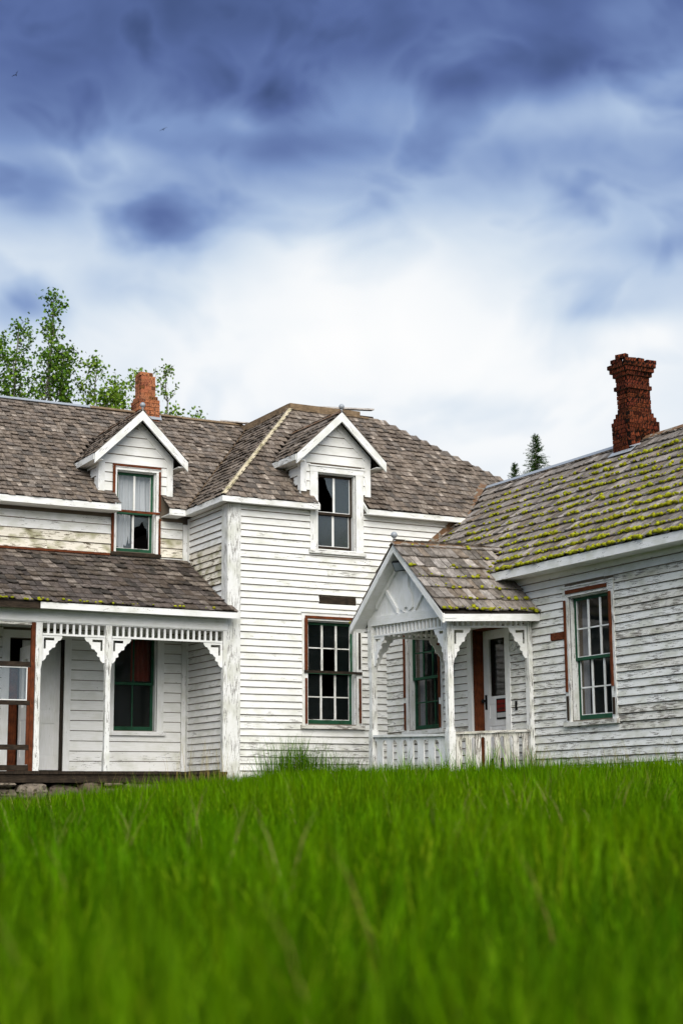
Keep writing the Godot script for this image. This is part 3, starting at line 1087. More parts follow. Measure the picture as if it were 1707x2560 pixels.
func long_wing() -> void:
	var f := side(XR)
	var w4 := [0.74, 1.77, 1.86, 3.66]
	var w5 := [5.42, 6.40, 1.80, 3.63]
	var dr := [2.77, 3.73, 1.20, 3.40]
	var wall := wall_body("wing_wall", f, 0.0, 11.4, 0.70, 4.14, [w4, w5, dr], 0.24)
	var pick := func(y, x):
		if x > 4.5:
			if y > 3.75:
				return M.worn
			if x > 6.5:
				return M.bare if rng.randf() < 0.45 else M.peeled
			return M.peeled
		if y < 1.8 and x < 2.6 and rng.randf() < 0.5:
			return M.bare
		if x > 2.0 and x < 4.5:
			return M.worn if rng.randf() < 0.4 else M.clean
		return M.peeled if rng.randf() < 0.4 else M.worn
	var holes := [[w4[0] - 0.10, w4[1] + 0.10, w4[2] - 0.06, w4[3] + 0.14], [w5[0] - 0.10, w5[1] + 0.10, w5[2] - 0.06, w5[3] + 0.14], [dr[0] - 0.11, dr[1] + 0.12, 0.0, dr[3] + 0.12], [4.96, 5.30, 3.015, 3.125]]
	siding(wall, "clapboard", f, 0.012, 11.4, 0.79, 4.10, 0.1165, holes, pick)
	var sb := mb().at(f)
	sb.box(Vector3(4.94, 3.01, -0.004), Vector3(5.31, 3.135, 0.012))
	sb.box(Vector3(4.96, 3.02, 0.012), Vector3(5.29, 3.125, 0.03))
	var bb := put("bare_board", sb, M.brown, wall)
	bb.set_meta("label", "short bare brown board between the clapboards")
	bx("end_wall", Vector3(XR + 0.0, 0.70, 11.4), Vector3(8.3, 4.14, 11.55), M.plaster, house)
	var gw := mb().at(front(11.4))
	gw.prism(PackedVector2Array([Vector2(XR, 4.141), Vector2(8.3, 4.141), Vector2(8.3, 4.2), Vector2(5.7, 6.45), Vector2(XR, 4.35)]), 0.0, 0.15)
	put("end_gable", gw, M.worn, house)
	bx("back_wall", Vector3(8.15, 0.70, 0.01), Vector3(8.3, 4.14, 11.39), M.plaster, house)
	bx("floor", Vector3(XR + 0.25, 1.06, 0.01), Vector3(8.14, 1.165, 11.39), M.darkwood, house)
	bx("ceiling", Vector3(XR + 0.25, 4.02, 0.01), Vector3(8.14, 4.10, 11.39), M.plaster, house)
	window("tall window beside the entry porch with green six over six sashes", f, w4[0], w4[1], w4[2], w4[3], 2.735, 3, 2, {
		"trim": M.worn, "sash": M.green, "muntin": M.green, "putty": false, "recess": 0.07, "sill": M.worn,
		"strips": [[0.655, 2.42, 0.70, 3.68], [0.665, 1.86, 0.70, 2.33], [1.79, 2.36, 1.83, 3.68], [1.80, 1.86, 1.835, 2.25]]})
	window("green six over six window on the peeling wing wall", f, w5[0], w5[1], w5[2], w5[3], 2.70, 3, 2, {
		"trim": M.peeled, "sash": M.green, "muntin": M.worn, "recess": 0.07, "sill": M.bare, "putty": true,
		"strips": [[5.345, 2.22, 5.385, 3.58], [6.425, 2.24, 6.465, 3.60], [5.36, 1.80, 5.39, 2.16, 1], [6.44, 1.84, 6.475, 2.08, 1], [5.40, 3.67, 6.38, 3.725]]})
	# the entry door, set deep in a brown jamb
	var b := mb().at(f)
	trim(b, dr[0] - 0.125, dr[0], 1.19, dr[3], -0.01, 0.034)
	trim(b, dr[1], dr[1] + 0.135, 1.19, dr[3], -0.01, 0.034)
	trim(b, dr[0] - 0.125, dr[1] + 0.135, dr[3], dr[3] + 0.13, -0.01, 0.036)
	var door := put("door", b, M.clean, house)
	door.set_meta("label", "white entry door with a glass upper half under the entry porch")
	b = mb().at(f)
	b.box(Vector3(dr[0], 1.2, -0.238), Vector3(dr[0] + 0.02, dr[3], -0.011), Vector3.UP)
	b.box(Vector3(dr[1] - 0.02, 1.2, -0.238), Vector3(dr[1], dr[3], -0.011), Vector3.UP)
	b.box(Vector3(dr[0] + 0.02, dr[3] - 0.02, -0.238), Vector3(dr[1] - 0.02, dr[3], -0.011))
	put("jamb", b, M.brown, door)
	b = mb().at(f)
	b.box(Vector3(dr[0], 1.16, -0.235), Vector3(dr[1], 1.205, 0.05))
	put("threshold", b, M.brown, door)
	b = mb().at(f)
	panel_leaf(b, dr[0] + 0.024, dr[1] - 0.024, 1.32, dr[3] - 0.024, -0.19, [[0.17, 0.08, 0.83, 0.25], [0.17, 0.31, 0.83, 0.42], [0.17, 0.48, 0.83, 0.93, 1]])
	put("door_leaf", b, M.clean, door)
	b = mb().at(f)
	b.box(Vector3(dr[0] + 0.17, 2.31, -0.215), Vector3(dr[1] - 0.17, 3.26, -0.210))
	put("pane", b, M.glass, door)
	b = mb().at(f)
	b.ball(Vector3(dr[0] + 0.085, 2.24, -0.13), 0.033)
	b.tube(Vector3(dr[0] + 0.085, 2.24, -0.19), Vector3(dr[0] + 0.085, 2.24, -0.15), 0.014, 0.014, 8)
	b.box(Vector3(dr[0] + 0.055, 2.10, -0.19), Vector3(dr[0] + 0.115, 2.34, -0.185))
	put("knob", b, M.black, door)
	b = mb().at(f)
	b.box(Vector3(3.985, 2.03, 0.02), Vector3(4.03, 2.17, 0.035))
	put("letter_plate", b, M.black, house)
	b = mb().at(f)
	b.xf = f * Transform3D(Basis(Vector3.RIGHT, PI / 2), Vector3(3.97, 3.03, 0.0))
	b.tube(Vector3(0, 0.01, 0), Vector3(0, 0.05, 0), 0.085, 0.075, 16, true)
	b.tube(Vector3(0, 0.045, 0), Vector3(0, 0.065, 0), 0.03, 0.02, 10, true)
	put("porch_lamp_base", b, M.worn, house)
	# roof
	var yr := 6.58
	var xe := 2.70
	var xr := xe + (yr - 4.155) / SW
	var rb := mb()
	rb.slab([Vector3(xe, 4.155, 0.02), Vector3(xe, 4.155, 11.7), Vector3(xr, yr, 11.7), Vector3(xr, yr, -0.9), Vector3(4.75, 4.155 + SW * 2.05, 0.02)], 0.06, Vector3.BACK)
	rb.slab([Vector3(2 * xr - xe, 4.155, 11.7), Vector3(2 * xr - xe, 4.155, 0.02), Vector3(xr, yr, -0.9), Vector3(xr, yr, 11.7)], 0.06, Vector3.BACK)
	var roof := put("wing_roof", rb, M.deck, house)
	var wx := roof_frame("west", Vector3(xe, 4.155, 0), SW)
	var butts := []
	shingles(roof, "shake", "shake", wx, sqrt(1 + SW * SW) * (xr - xe), 0.287, func(v):
		var y := 4.155 + SW * run_of(v, SW)
		var z0 := 0.0
		if y > 5.82:
			z0 = 0.212 - (y - 5.8) / S
		if y < 4.64:                                        # where the entry porch's ridge runs in
			var hw := (4.66 - y) / 0.85
			return [[z0, 3.3 - hw], [3.3 + hw, 11.72]]
		return [[z0, 11.72]], func(z, v): return z > 4.35 + v * 0.2 and z < 7.9 + v * 0.45 and v < 2.35, butts)
	var mn := FastNoiseLite.new()
	mn.seed = 9
	mn.frequency = 0.8
	moss_on(roof, wx, butts, func(z, v):
		if z < 0.3 or z > 9.5 or v > 3.3:
			return 0.0
		var a = 0.24 + 0.060 * clampf(z, 0, 9) + 0.15 * (1.0 - v / 3.0)
		if v < 0.1:
			a += 0.30
		return clampf(a + mn.get_noise_2d(z * 2.6, v * 4.0) * 0.75, 0.0, 1.0), 0.027)
	var fa := mb()
	fa.box(Vector3(xe - 0.002, 4.02, 0.03), Vector3(xe + 0.026, 4.15, 11.7), Vector3.BACK)
	put("fascia", fa, M.worn, roof)
	fa = mb()
	fa.box(Vector3(xe + 0.027, 4.04, 0.03), Vector3(XR - 0.001, 4.052, 11.69), Vector3.BACK)
	put("soffit", fa, M.clean, roof)
	fa = mb()
	fa.box(Vector3(XR - 0.03, 3.97, 0.04), Vector3(XR - 0.0, 4.039, 11.39), Vector3.BACK)
	put("frieze_board", fa, M.clean, roof)
	var x := -1.0
	while x < 11.6:
		var x1 := minf(x + rng.randf_range(1.3, 2.6), 11.7)
		var r := mb()
		for k in [-1, 1]:
			var q := [Vector3(xr, yr + 0.05, x), Vector3(xr, yr + 0.052, x1), Vector3(xr - k * 0.09, yr + 0.05 - 0.09 * SW, x1), Vector3(xr - k * 0.09, yr + 0.05 - 0.09 * SW, x)]
			if k > 0:
				q.reverse()
			r.slab(q, 0.010, Vector3.BACK)
		put("ridge_board", r, M.zinc if x < 2.5 else M.rust, roof)
		x = x1 + 0.003
	# flashing where the wing runs into the main house
	var fl := mb()
	fl.poly([Vector3(2.70, 4.185, 0.05), Vector3(2.70, 4.185, 0.13), Vector3(4.70, 5.80, 0.14), Vector3(4.70, 5.80, 0.05)])
	fl.poly([Vector3(4.66, 5.82, 0.10), Vector3(4.72, 5.815, 0.24), Vector3(5.72, 6.66, -0.60), Vector3(5.64, 6.70, -0.72)])
	fl.poly([Vector3(2.70, 4.30, 0.03), Vector3(2.70, 4.18, 0.03), Vector3(4.70, 5.80, 0.03), Vector3(4.70, 5.92, 0.03)])
	put("valley_flashing", fl, M.rust, roof)


func post_shape(b: MB, x: float, z: float, secs: Array, g := Vector3.UP) -> void:
	for k in secs.size() - 1:
		var y0: float = secs[k][0]
		var h0: float = secs[k][1]
		var y1: float = secs[k + 1][0]
		var h1: float = secs[k + 1][1]
		for s in 4:
			var c := [Vector2(-1, 1), Vector2(1, 1), Vector2(1, -1), Vector2(-1, -1)]
			var p: Vector2 = c[s]
			var q: Vector2 = c[(s + 1) % 4]
			b.poly([Vector3(x + p.x * h0, y0, z + p.y * h0), Vector3(x + q.x * h0, y0, z + q.y * h0), Vector3(x + q.x * h1, y1, z + q.y * h1), Vector3(x + p.x * h1, y1, z + p.y * h1)], g)


func bracket_mesh(w: float, h: float, warp = null, xf := Transform3D.IDENTITY) -> MB:
	# a sawn fretwork corner bracket: hangs from the corner (0, 0), reaches w along x and h down
	var b := mb().at(xf)
	b.warp = warp
	b.box(Vector3(0, -0.035, -0.011), Vector3(w, 0, 0.011))
	b.box(Vector3(0, -h, -0.0105), Vector3(0.035, -0.0352, 0.0105), Vector3.UP)
	var pg := PackedVector2Array()
	pg.append(Vector2(w * 0.98, -0.0354))
	var steps := 40
	for i in steps + 1:
		var t := float(i) / steps
		var a := Vector2(w * 0.98, -0.045)
		var c := Vector2(0.045, -h * 0.98)
		var m := Vector2(w * 0.44, -h * 0.36)
		var p := a.lerp(m, t).lerp(m.lerp(c, t), t)
		var d := (m.lerp(c, t) - a.lerp(m, t)).normalized()
		var nn := Vector2(-d.y, d.x)
		if nn.dot(Vector2(1, -1)) < 0:
			nn = -nn
		var lobes: float = absf(sin(t * PI * 6.0))
		var big := 0.030 * exp(-pow((t - 0.42) / 0.10, 2.0)) + 0.020 * exp(-pow((t - 0.76) / 0.05, 2.0))
		pg.append(p + nn * (lobes * 0.014 + big - 0.004))
	pg.append(Vector2(0.0354, -h * 0.98))
	pg.append(Vector2(0.0354, -h * 0.52))
	pg.append(Vector2(0.072, -h * 0.52))
	pg.append(Vector2(0.072, -0.078))
	pg.append(Vector2(w * 0.62, -0.078))
	pg.append(Vector2(w * 0.62, -0.0354))
	b.prism(pg, -0.010, 0.010)
	# the little drilled drop at the lower end
	return b


func veranda() -> void:
	var p := 0.561
	var rb := mb()
	rb.slab([Vector3(-9.2, 3.80, 0.30), Vector3(0.04, 3.80, 0.30), Vector3(0.04, 3.80 + p * 0.265, 0.035), Vector3(-0.036, 3.80 + p * 0.27, 0.03), Vector3(-0.036, 4.935, ZL + 0.02), Vector3(-9.2, 4.935, ZL + 0.02)], 0.05)
	var roof := put("porch_roof", rb, M.deck, house)
	roof.set_meta("label", "dark shingled roof over the long veranda")
	var fx := roof_frame("south", Vector3(0, 3.80, 0.30), p)
	var butts := []
	shingles(roof, "shingle", "porch", fx, 2.33, 0.215, func(v):
		return [[-5.6, 0.055 if v < 0.28 else -0.034]], func(x, _v): return x > -3.42, butts, 0.012)
	moss_on(roof, fx, butts, func(x, v):
		if v < 0.05:
			return clampf(0.12 - x * 0.11, 0.0, 0.6) if x > -5.5 else 0.0
		return 0.05 if rng.randf() < 0.25 else 0.0, 0.023)
	var fa := mb()
	trim(fa, -3.38, 0.05, 3.695, 3.795, 0.272, 0.300)
	put("fascia", fa, M.worn, roof)
	fa = mb()
	trim(fa, -4.3, -3.385, 3.685, 3.78, 0.270, 0.298)
	put("fascia", fa, M.darkwood, roof)
	fa = mb()
	trim(fa, -9.2, -4.305, 3.685, 3.79, 0.271, 0.299)
	put("fascia", fa, M.bare, roof)
	bx("soffit", Vector3(-9.2, 3.71, 0.065), Vector3(0.0, 3.722, 0.271), M.clean, roof)
	bx("ceiling", Vector3(-9.0, 3.62, ZL + 0.02), Vector3(-0.04, 3.65, -0.066), M.clean, roof)
	bx("top_band", Vector3(-9.0, 4.945, ZL + 0.002), Vector3(-1.5, 4.985, ZL + 0.05), M.brown, roof)
	# frame
	var bm := mb()
	trim(bm, -9.0, -0.034, 3.515, 3.72, -0.065, 0.055)
	trim(bm, -9.0, -0.034, 3.50, 3.5145, -0.04, 0.04)
	var po := put("veranda", bm, M.clean, house)
	po.set_meta("label", "long veranda with turned out posts and fretwork brackets along the side wing")
	var secs := [[1.10, 0.050], [1.44, 0.050], [1.50, 0.041], [2.76, 0.041], [2.84, 0.052], [3.498, 0.052]]
	for q in [[-3.31, M.peeled], [-2.14, M.peeled]]:
		var b := mb()
		post_shape(b, q[0], 0.0, secs)
		put("post", b, q[1], po)
	var hb := mb()
	hb.box(Vector3(-0.105, 1.12, -0.05), Vector3(-0.035, 3.499, 0.045), Vector3.UP)
	put("post", hb, M.peeled, po)
	var sp := mb().box(Vector3(-0.017, 3.336, -0.015), Vector3(0.017, 3.499, 0.015), Vector3.UP).mesh()
	for bay in [[-3.255, -2.195, 10], [-2.085, -0.11, 19]]:
		var r := mb()
		trim(r, bay[0], bay[1], 3.302, 3.335, -0.022, 0.022)
		put("frieze_rail", r, M.clean, po)
		for i in range(1, bay[2]):
			put("spindle", sp, M.clean, po).position = Vector3(lerpf(bay[0], bay[1], float(i) / bay[2]), 0, 0)
	var br := bracket_mesh(0.34, 0.41).mesh()
	for q in [[-3.255, 1], [-2.195, -1], [-2.085, 1], [-0.108, -1]]:
		put("bracket", br, M.clean, po).transform = Transform3D(Basis.IDENTITY if q[1] > 0 else Basis(Vector3.UP, PI), Vector3(q[0], 3.301, 0))
	# floor boards
	var x := -9.0
	while x < -0.05:
		var w := 0.14
		bx("floor_board", Vector3(x, 1.11, ZL + 0.02), Vector3(minf(x + w, -0.04), 1.155 + rng.randf_range(0, 0.006), 0.10), M.darkwood, po, Vector3.BACK)
		x += w + 0.004
	bx("floor_joist", Vector3(-9.0, 0.98, 0.02), Vector3(-0.04, 1.105, 0.07), M.darkwood, po)
	# stones under the floor
	bx("foundation_wall", Vector3(-9.0, 0.3, -0.4), Vector3(-0.04, 0.975, -0.20), M.deck, po)
	x = -5.2
	while x < -0.2:
		var w := rng.randf_range(0.22, 0.55)
		var y := 0.45
		while y < 0.95:
			var h := rng.randf_range(0.16, 0.34)
			h = minf(h, 0.985 - y)
			if h < 0.05:
				break
			put("foundation_stone", stone_mesh(Vector3(x + w / 2, y + h / 2, -0.08 + rng.randf_range(-0.05, 0.05)), Vector3(w * 0.52, h * 0.53, 0.16)), M.stone, po)
			y += h + 0.005
		x += w + 0.01
	# glazed screen that closes the far end
	var sc := mb()
	sc.box(Vector3(-3.425, 1.16, -0.03), Vector3(-3.362, 3.498, 0.03), Vector3.UP)
	var sn := put("porch_screen", sc, M.brown, house)
	sn.set_meta("label", "brown framed glazed screen closing the far bay of the veranda")
	for r in [[2.79, 2.865, 1], [2.185, 2.255, 1], [1.485, 1.565, 1], [1.165, 1.25, 1], [3.455, 3.497, 0]]:
		var rl := mb()
		trim(rl, -5.6, -3.426, r[0], r[1], -0.022, 0.022)
		put("rail", rl, M.darkwood if r[2] else M.bare, sn)
	var ins := mb()
	trim(ins, -3.47, -3.427, 1.26, 2.78, -0.015, 0.015)
	put("rail", ins, M.brown, sn)
	var gp := mb()
	gp.box(Vector3(-5.5, 2.262, -0.003), Vector3(-3.472, 2.783, 0.0))
	put("pane", gp, M.dusty, sn)
	gp = mb()
	trim(gp, -5.5, -3.472, 2.256, 2.272, -0.008, 0.008)
	trim(gp, -5.5, -3.472, 2.770, 2.786, -0.008, 0.008)
	trim(gp, -3.486, -3.472, 2.273, 2.769, -0.008, 0.008)
	put("putty", gp, M.clean, sn)
	# a second door leaf standing open
	var lf := mb().at(side(-3.05))
	panel_leaf(lf, ZL + 0.04, ZL + 0.64, 1.22, 3.25, 0.02, [[0.2, 0.10, 0.8, 0.40], [0.25, 0.50, 0.75, 0.90, 1]])
	var ol := put("open_door", lf, M.clean, house)
	ol.set_meta("label", "white door leaf standing open behind the glazed screen")


func stone_mesh(at: Vector3, half: Vector3) -> MB:
	# a rough field stone: a rounded block with knocked corners
	var b := mb()
	var rows := 6
	var cols := 8
	var ph := rng.randf() * 10.0
	b.uo = Vector2(rng.randf() * 3, rng.randf() * 3)
	var k := rng.randf_range(0.6, 1.15)
	b.col = Color(k, k * rng.randf_range(0.90, 1.0), k * rng.randf_range(0.78, 0.98))
	var pts := []
	for i in rows + 1:
		var row := []
		for j in cols:
			var la := PI * i / rows
			var lo := TAU * j / cols
			var o := Vector3(sin(la) * cos(lo), cos(la), sin(la) * sin(lo))
			var m := maxf(absf(o.x), maxf(absf(o.y), absf(o.z)))
			o = o.lerp(o / m, 0.62) * (1.0 + 0.08 * sin(o.x * 5.0 + ph) + 0.07 * sin(o.y * 6.0 + ph * 2.0))
			row.append(at + o * half)
		pts.append(row)
	for i in rows:
		for j in cols:
			var a: Vector3 = pts[i][j]
			var c: Vector3 = pts[i][(j + 1) % cols]
			var d: Vector3 = pts[i + 1][(j + 1) % cols]
			var e: Vector3 = pts[i + 1][j]
			if i == 0:
				b.poly([a, d, e])
			elif i == rows - 1:
				b.poly([a, c, d])
			else:
				b.poly([a, c, d, e])
	return b


func sag(p: Vector3) -> Vector3:
	# the outer corner of the entry porch has sunk
	return p + Vector3(0, -0.068 * clampf((XR - p.x) / 1.5, 0.0, 1.2) * clampf((p.z - Z1) / 2.29, -0.1, 1.15), 0)


func entry_porch() -> void:
	var zr := 3.31
	var hs := 1.40
	var ye := 3.47
	var yr := 4.66
	var p := (yr - ye) / hs
	var x0 := 1.32
	var w := sag
	# roof deck
	var rb := mb()
	rb.warp = w
	rb.slab([Vector3(x0, ye, zr + hs), Vector3(XR - 0.03, ye, zr + hs), Vector3(XR - 0.03, 4.1, zr + hs - (4.1 - ye) / p), Vector3(3.30, yr, zr), Vector3(x0, yr, zr)], 0.05)
	rb.slab([Vector3(XR - 0.03, ye, zr - hs), Vector3(x0, ye, zr - hs), Vector3(x0, yr, zr), Vector3(3.30, yr, zr), Vector3(XR - 0.03, 4.1, zr - hs + (4.1 - ye) / p)], 0.05)
	var roof := put("entry_roof", rb, M.deck, house)
	roof.set_meta("label", "steep gable roof of the entry porch, mossy along its courses")
	var l := sqrt(hs * hs + (yr - ye) * (yr - ye))
	var tilt := Basis(Vector3(1, 0, 0), 0.0)
	for k in 2:
		var fx := roof_frame("south" if k == 0 else "north", Vector3(0, ye, zr + hs if k == 0 else zr - hs), p)
		# follow the sunken corner with a gentle tilt of the whole slope
		var o0 := sag(fx * Vector3(x0 if k == 0 else -x0, 0, 0)) - fx * Vector3(x0 if k == 0 else -x0, 0, 0)
		var rot := Basis(Vector3.BACK, 0.027 if k == 0 else 0.002)
		var piv := Vector3(3.1, ye, fx.origin.z)
		fx = Transform3D(rot, piv - rot * piv) * fx
		if k == 0:
			var rx := Basis(Vector3.RIGHT, 0.008)
			var pv := Vector3(1.3, yr, zr)
			fx = Transform3D(rx, pv - rx * pv + Vector3(0, 0.02, 0)) * fx
		var butts := []
		shingles(roof, "shake", "shake", fx, l + 0.02, 0.287, func(v):
			var y := ye + p * run_of(v, p)
			var xm := XR - 0.03
			if y > 4.0:
				xm = maxf(xm, 2.70 + (y - 4.16) / SW + 0.02)
				if y < 4.25:
					xm = XR - 0.03
			if k == 0:
				return [[x0 - 0.02, xm]]
			return [[-xm, -x0 + 0.02]], func(_x, _v): return k == 0, butts, 0.004)
		moss_on(roof, fx, butts, func(x, v):
			var a := 0.30
			if v < 0.1:
				a = 0.62
			elif v > 1.3:
				a = 0.04
			return clampf(a + 0.5 * sin(x * 7.0 + v * 5.0) * 0.5, 0.0, 1.0), 0.025)
	var f := side(x0)
	var rk := mb()
	rk.warp = w
	raked(rk, f, Vector2(zr - hs - 0.01, ye - 0.01), Vector2(zr, yr - 0.005), 0.10, -0.03, 0.015)
	raked(rk, f, Vector2(zr + hs + 0.01, ye - 0.01), Vector2(zr, yr - 0.005), 0.10, -0.03, 0.015)
	put("rake_board", rk, M.worn, roof)
	var fa := mb()
	fa.warp = w
	fa.box(Vector3(x0 + 0.031, ye - 0.12, zr + hs - 0.035), Vector3(XR - 0.03, ye - 0.006, zr + hs - 0.01))
	put("fascia", fa, M.clean, roof)
	fa = mb()
	fa.warp = w
	fa.box(Vector3(x0 + 0.031, ye - 0.12, zr - hs + 0.01), Vector3(XR - 0.03, ye - 0.006, zr - hs + 0.035))
	put("fascia", fa, M.clean, roof)
	fa = mb()
	fa.warp = w
	for k in [-1, 1]:                                       # sloping soffit in front of the gable, flat ones along the eaves
		var q := [Vector3(x0 + 0.032, ye - 0.07, zr + k * hs), Vector3(XP - 0.03, ye - 0.07, zr + k * hs), Vector3(XP - 0.03, yr - 0.07, zr), Vector3(x0 + 0.032, yr - 0.07, zr)]
		if k < 0:
			q.reverse()
		fa.slab(q, 0.012)
		fa.box(Vector3(XP - 0.05, ye - 0.10, minf(zr + k * (hs - 0.036), zr + k * 1.20)), Vector3(XR - 0.03, ye - 0.088, maxf(zr + k * (hs - 0.036), zr + k * 1.20)))
	fa.box(Vector3(XP + 0.06, 3.585, Z1 + 0.06), Vector3(XR - 0.03, 3.60, Z2 - 0.06))
	put("soffit", fa, M.clean, roof)
	var rc := mb()
	rc.warp = w
	for k in [-1, 1]:
		var q := [Vector3(x0 - 0.02, yr + 0.045, zr), Vector3(3.36, yr + 0.045, zr), Vector3(3.36, yr + 0.045 - 0.10 * p, zr - k * 0.10), Vector3(x0 - 0.02, yr + 0.045 - 0.10 * p, zr - k * 0.10)]
		if k < 0:
			q.reverse()
		rc.slab(q, 0.006)
	put("ridge_cap", rc, M.rust, roof)
	var vf := mb()
	vf.slab([Vector3(2.72, 4.17, 3.92), Vector3(2.98, 4.17, 3.98), Vector3(3.36, 4.66, 3.40), Vector3(3.22, 4.62, 3.34)], 0.004)
	put("valley_flashing", vf, M.rust, roof)
	var fin := mb().ball(Vector3(x0 + 0.01, yr + 0.10, zr), 0.052, Vector3.ONE, 10, 14)
	fin.tube(Vector3(x0 + 0.01, yr, zr), Vector3(x0 + 0.01, yr + 0.07, zr), 0.024, 0.018, 8)
	put("finial", fin, M.zinc, roof)
	# gable with upright boards and applied stickwork
	var g := side(XP - 0.03)
	var gb := mb()
	gb.warp = w
	gb.at(g).prism(PackedVector2Array([Vector2(Z1 - 0.06, 3.5855), Vector2(Z2 + 0.06, 3.5855), Vector2(zr, yr - 0.10)]), -0.03, -0.004)
	var ga := put("porch_gable", gb, M.clean, house)
	var z := Z1 - 0.05
	while z < Z2 + 0.02:
		var z1 := z + 0.098
		var h0 := yr - 0.09 - p * absf(z - zr)
		var h1 := yr - 0.09 - p * absf(z1 - zr)
		if maxf(h0, h1) > 3.64:
			var b := mb()
			b.warp = w
			b.at(g).prism(PackedVector2Array([Vector2(z, 3.586), Vector2(z1, 3.586), Vector2(z1, maxf(h1, 3.60)), Vector2(z, maxf(h0, 3.60))]), -0.003, 0.004 + rng.randf_range(0, 0.002), Vector3.UP)
			put("gable_board", b, M.clean, ga)
		z = z1 + 0.004
	for k in [-1, 1]:
		var b := mb()
		b.warp = w
		raked(b, g, Vector2(zr + k * 0.93, 3.80), Vector2(zr + k * 0.06, 3.80 + 0.87 * p), 0.075, 0.007, 0.045)
		raked(b, g, Vector2(zr + k * 0.62, 4.02), Vector2(zr + k * 0.28, 3.68), 0.06, 0.0075, 0.040)
		put("stick", b, M.clean, ga)
	var ctr := mb()
	ctr.warp = w
	ctr.at(g)
	var shield := PackedVector2Array([Vector2(zr - 0.075, 4.42), Vector2(zr + 0.075, 4.42), Vector2(zr + 0.075, 3.98), Vector2(zr + 0.10, 3.95), Vector2(zr + 0.17, 3.84), Vector2(zr + 0.19, 3.66)])
	for i in 9:
		var a := PI * i / 8.0
		shield.append(Vector2(zr + 0.075 * cos(a), 3.60 + 0.075 * sin(a)))
	shield.append_array(PackedVector2Array([Vector2(zr - 0.19, 3.66), Vector2(zr - 0.17, 3.84), Vector2(zr - 0.10, 3.95), Vector2(zr - 0.075, 3.98)]))
	ctr.prism(shield, 0.008, 0.036, Vector3.UP)
	put("stick", ctr, M.clean, ga)
	# beams, posts and friezes
	var bm := mb()
	bm.warp = w
	bm.box(Vector3(XP - 0.055, 3.445, Z1 - 0.06), Vector3(XP + 0.055, 3.585, Z2 + 0.06), Vector3.BACK)
	bm.uo = Vector2(3, 1)
	bm.box(Vector3(XP + 0.056, 3.445, Z2 - 0.05), Vector3(XR - 0.03, 3.584, Z2 + 0.05))
	bm.box(Vector3(XP + 0.056, 3.445, Z1 - 0.05), Vector3(XR - 0.03, 3.584, Z1 + 0.05))
	var po := put("entry_porch", bm, M.clean, house)
	po.set_meta("label", "small gabled entry porch with fretwork brackets and sawn balustrade")
	var secs := [[0.92, 0.058], [1.74, 0.058], [1.80, 0.047], [2.70, 0.047], [2.78, 0.060], [3.444, 0.060]]
	for q in [[XP, Z1], [XP, Z2]]:
		var b := mb()
		b.warp = w
		post_shape(b, q[0], q[1], secs)
		put("post", b, M.peeled, po)
	for zz in [Z1, Z2]:
		var b := mb()
		b.box(Vector3(XR - 0.10, 0.92, zz - 0.05), Vector3(XR - 0.026, 3.444, zz + 0.05), Vector3.UP)
		put("post", b, M.peeled, po)
	var sp := mb().box(Vector3(-0.018, 3.300, -0.018), Vector3(0.018, 3.444, 0.018), Vector3.UP).mesh()
	for r in [[Vector3(XP, 0, Z1 + 0.06), Vector3(XP, 0, Z2 - 0.06), 20], [Vector3(XP + 0.06, 0, Z2), Vector3(XR - 0.10, 0, Z2), 14], [Vector3(XP + 0.06, 0, Z1), Vector3(XR - 0.10, 0, Z1), 14]]:
		var a: Vector3 = r[0]
		var c: Vector3 = r[1]
		var rl := mb()
		rl.warp = w
		rl.box(Vector3(a.x, 3.272, a.z) - Vector3(0.02, 0, 0.02) * Vector3(float(a.x == c.x), 1, float(a.z == c.z)), Vector3(c.x, 3.30, c.z) + Vector3(0.02, 0, 0.02) * Vector3(float(a.x == c.x), 1, float(a.z == c.z)), (c - a).normalized())
		put("frieze_rail", rl, M.clean, po)
		for i in range(1, r[2]):
			var at := a.lerp(c, float(i) / r[2])
			put("spindle", sp, M.clean, po).position = sag(at)
	var zx := Basis(Vector3.BACK, Vector3.UP, Vector3.LEFT)
	for q in [[Vector3(XP, 3.271, Z1 + 0.058), zx], [Vector3(XP, 3.271, Z2 - 0.058), Basis(Vector3.FORWARD, Vector3.UP, Vector3.RIGHT)], [Vector3(XP + 0.058, 3.271, Z2), Basis.IDENTITY], [Vector3(XR - 0.10, 3.271, Z2), Basis(Vector3.UP, PI)],
		[Vector3(XP + 0.058, 3.271, Z1), Basis.IDENTITY], [Vector3(XR - 0.10, 3.271, Z1), Basis(Vector3.UP, PI)]]:
		put("bracket", bracket_mesh(0.33, 0.47, w, Transform3D(q[1], q[0])), M.clean, po)
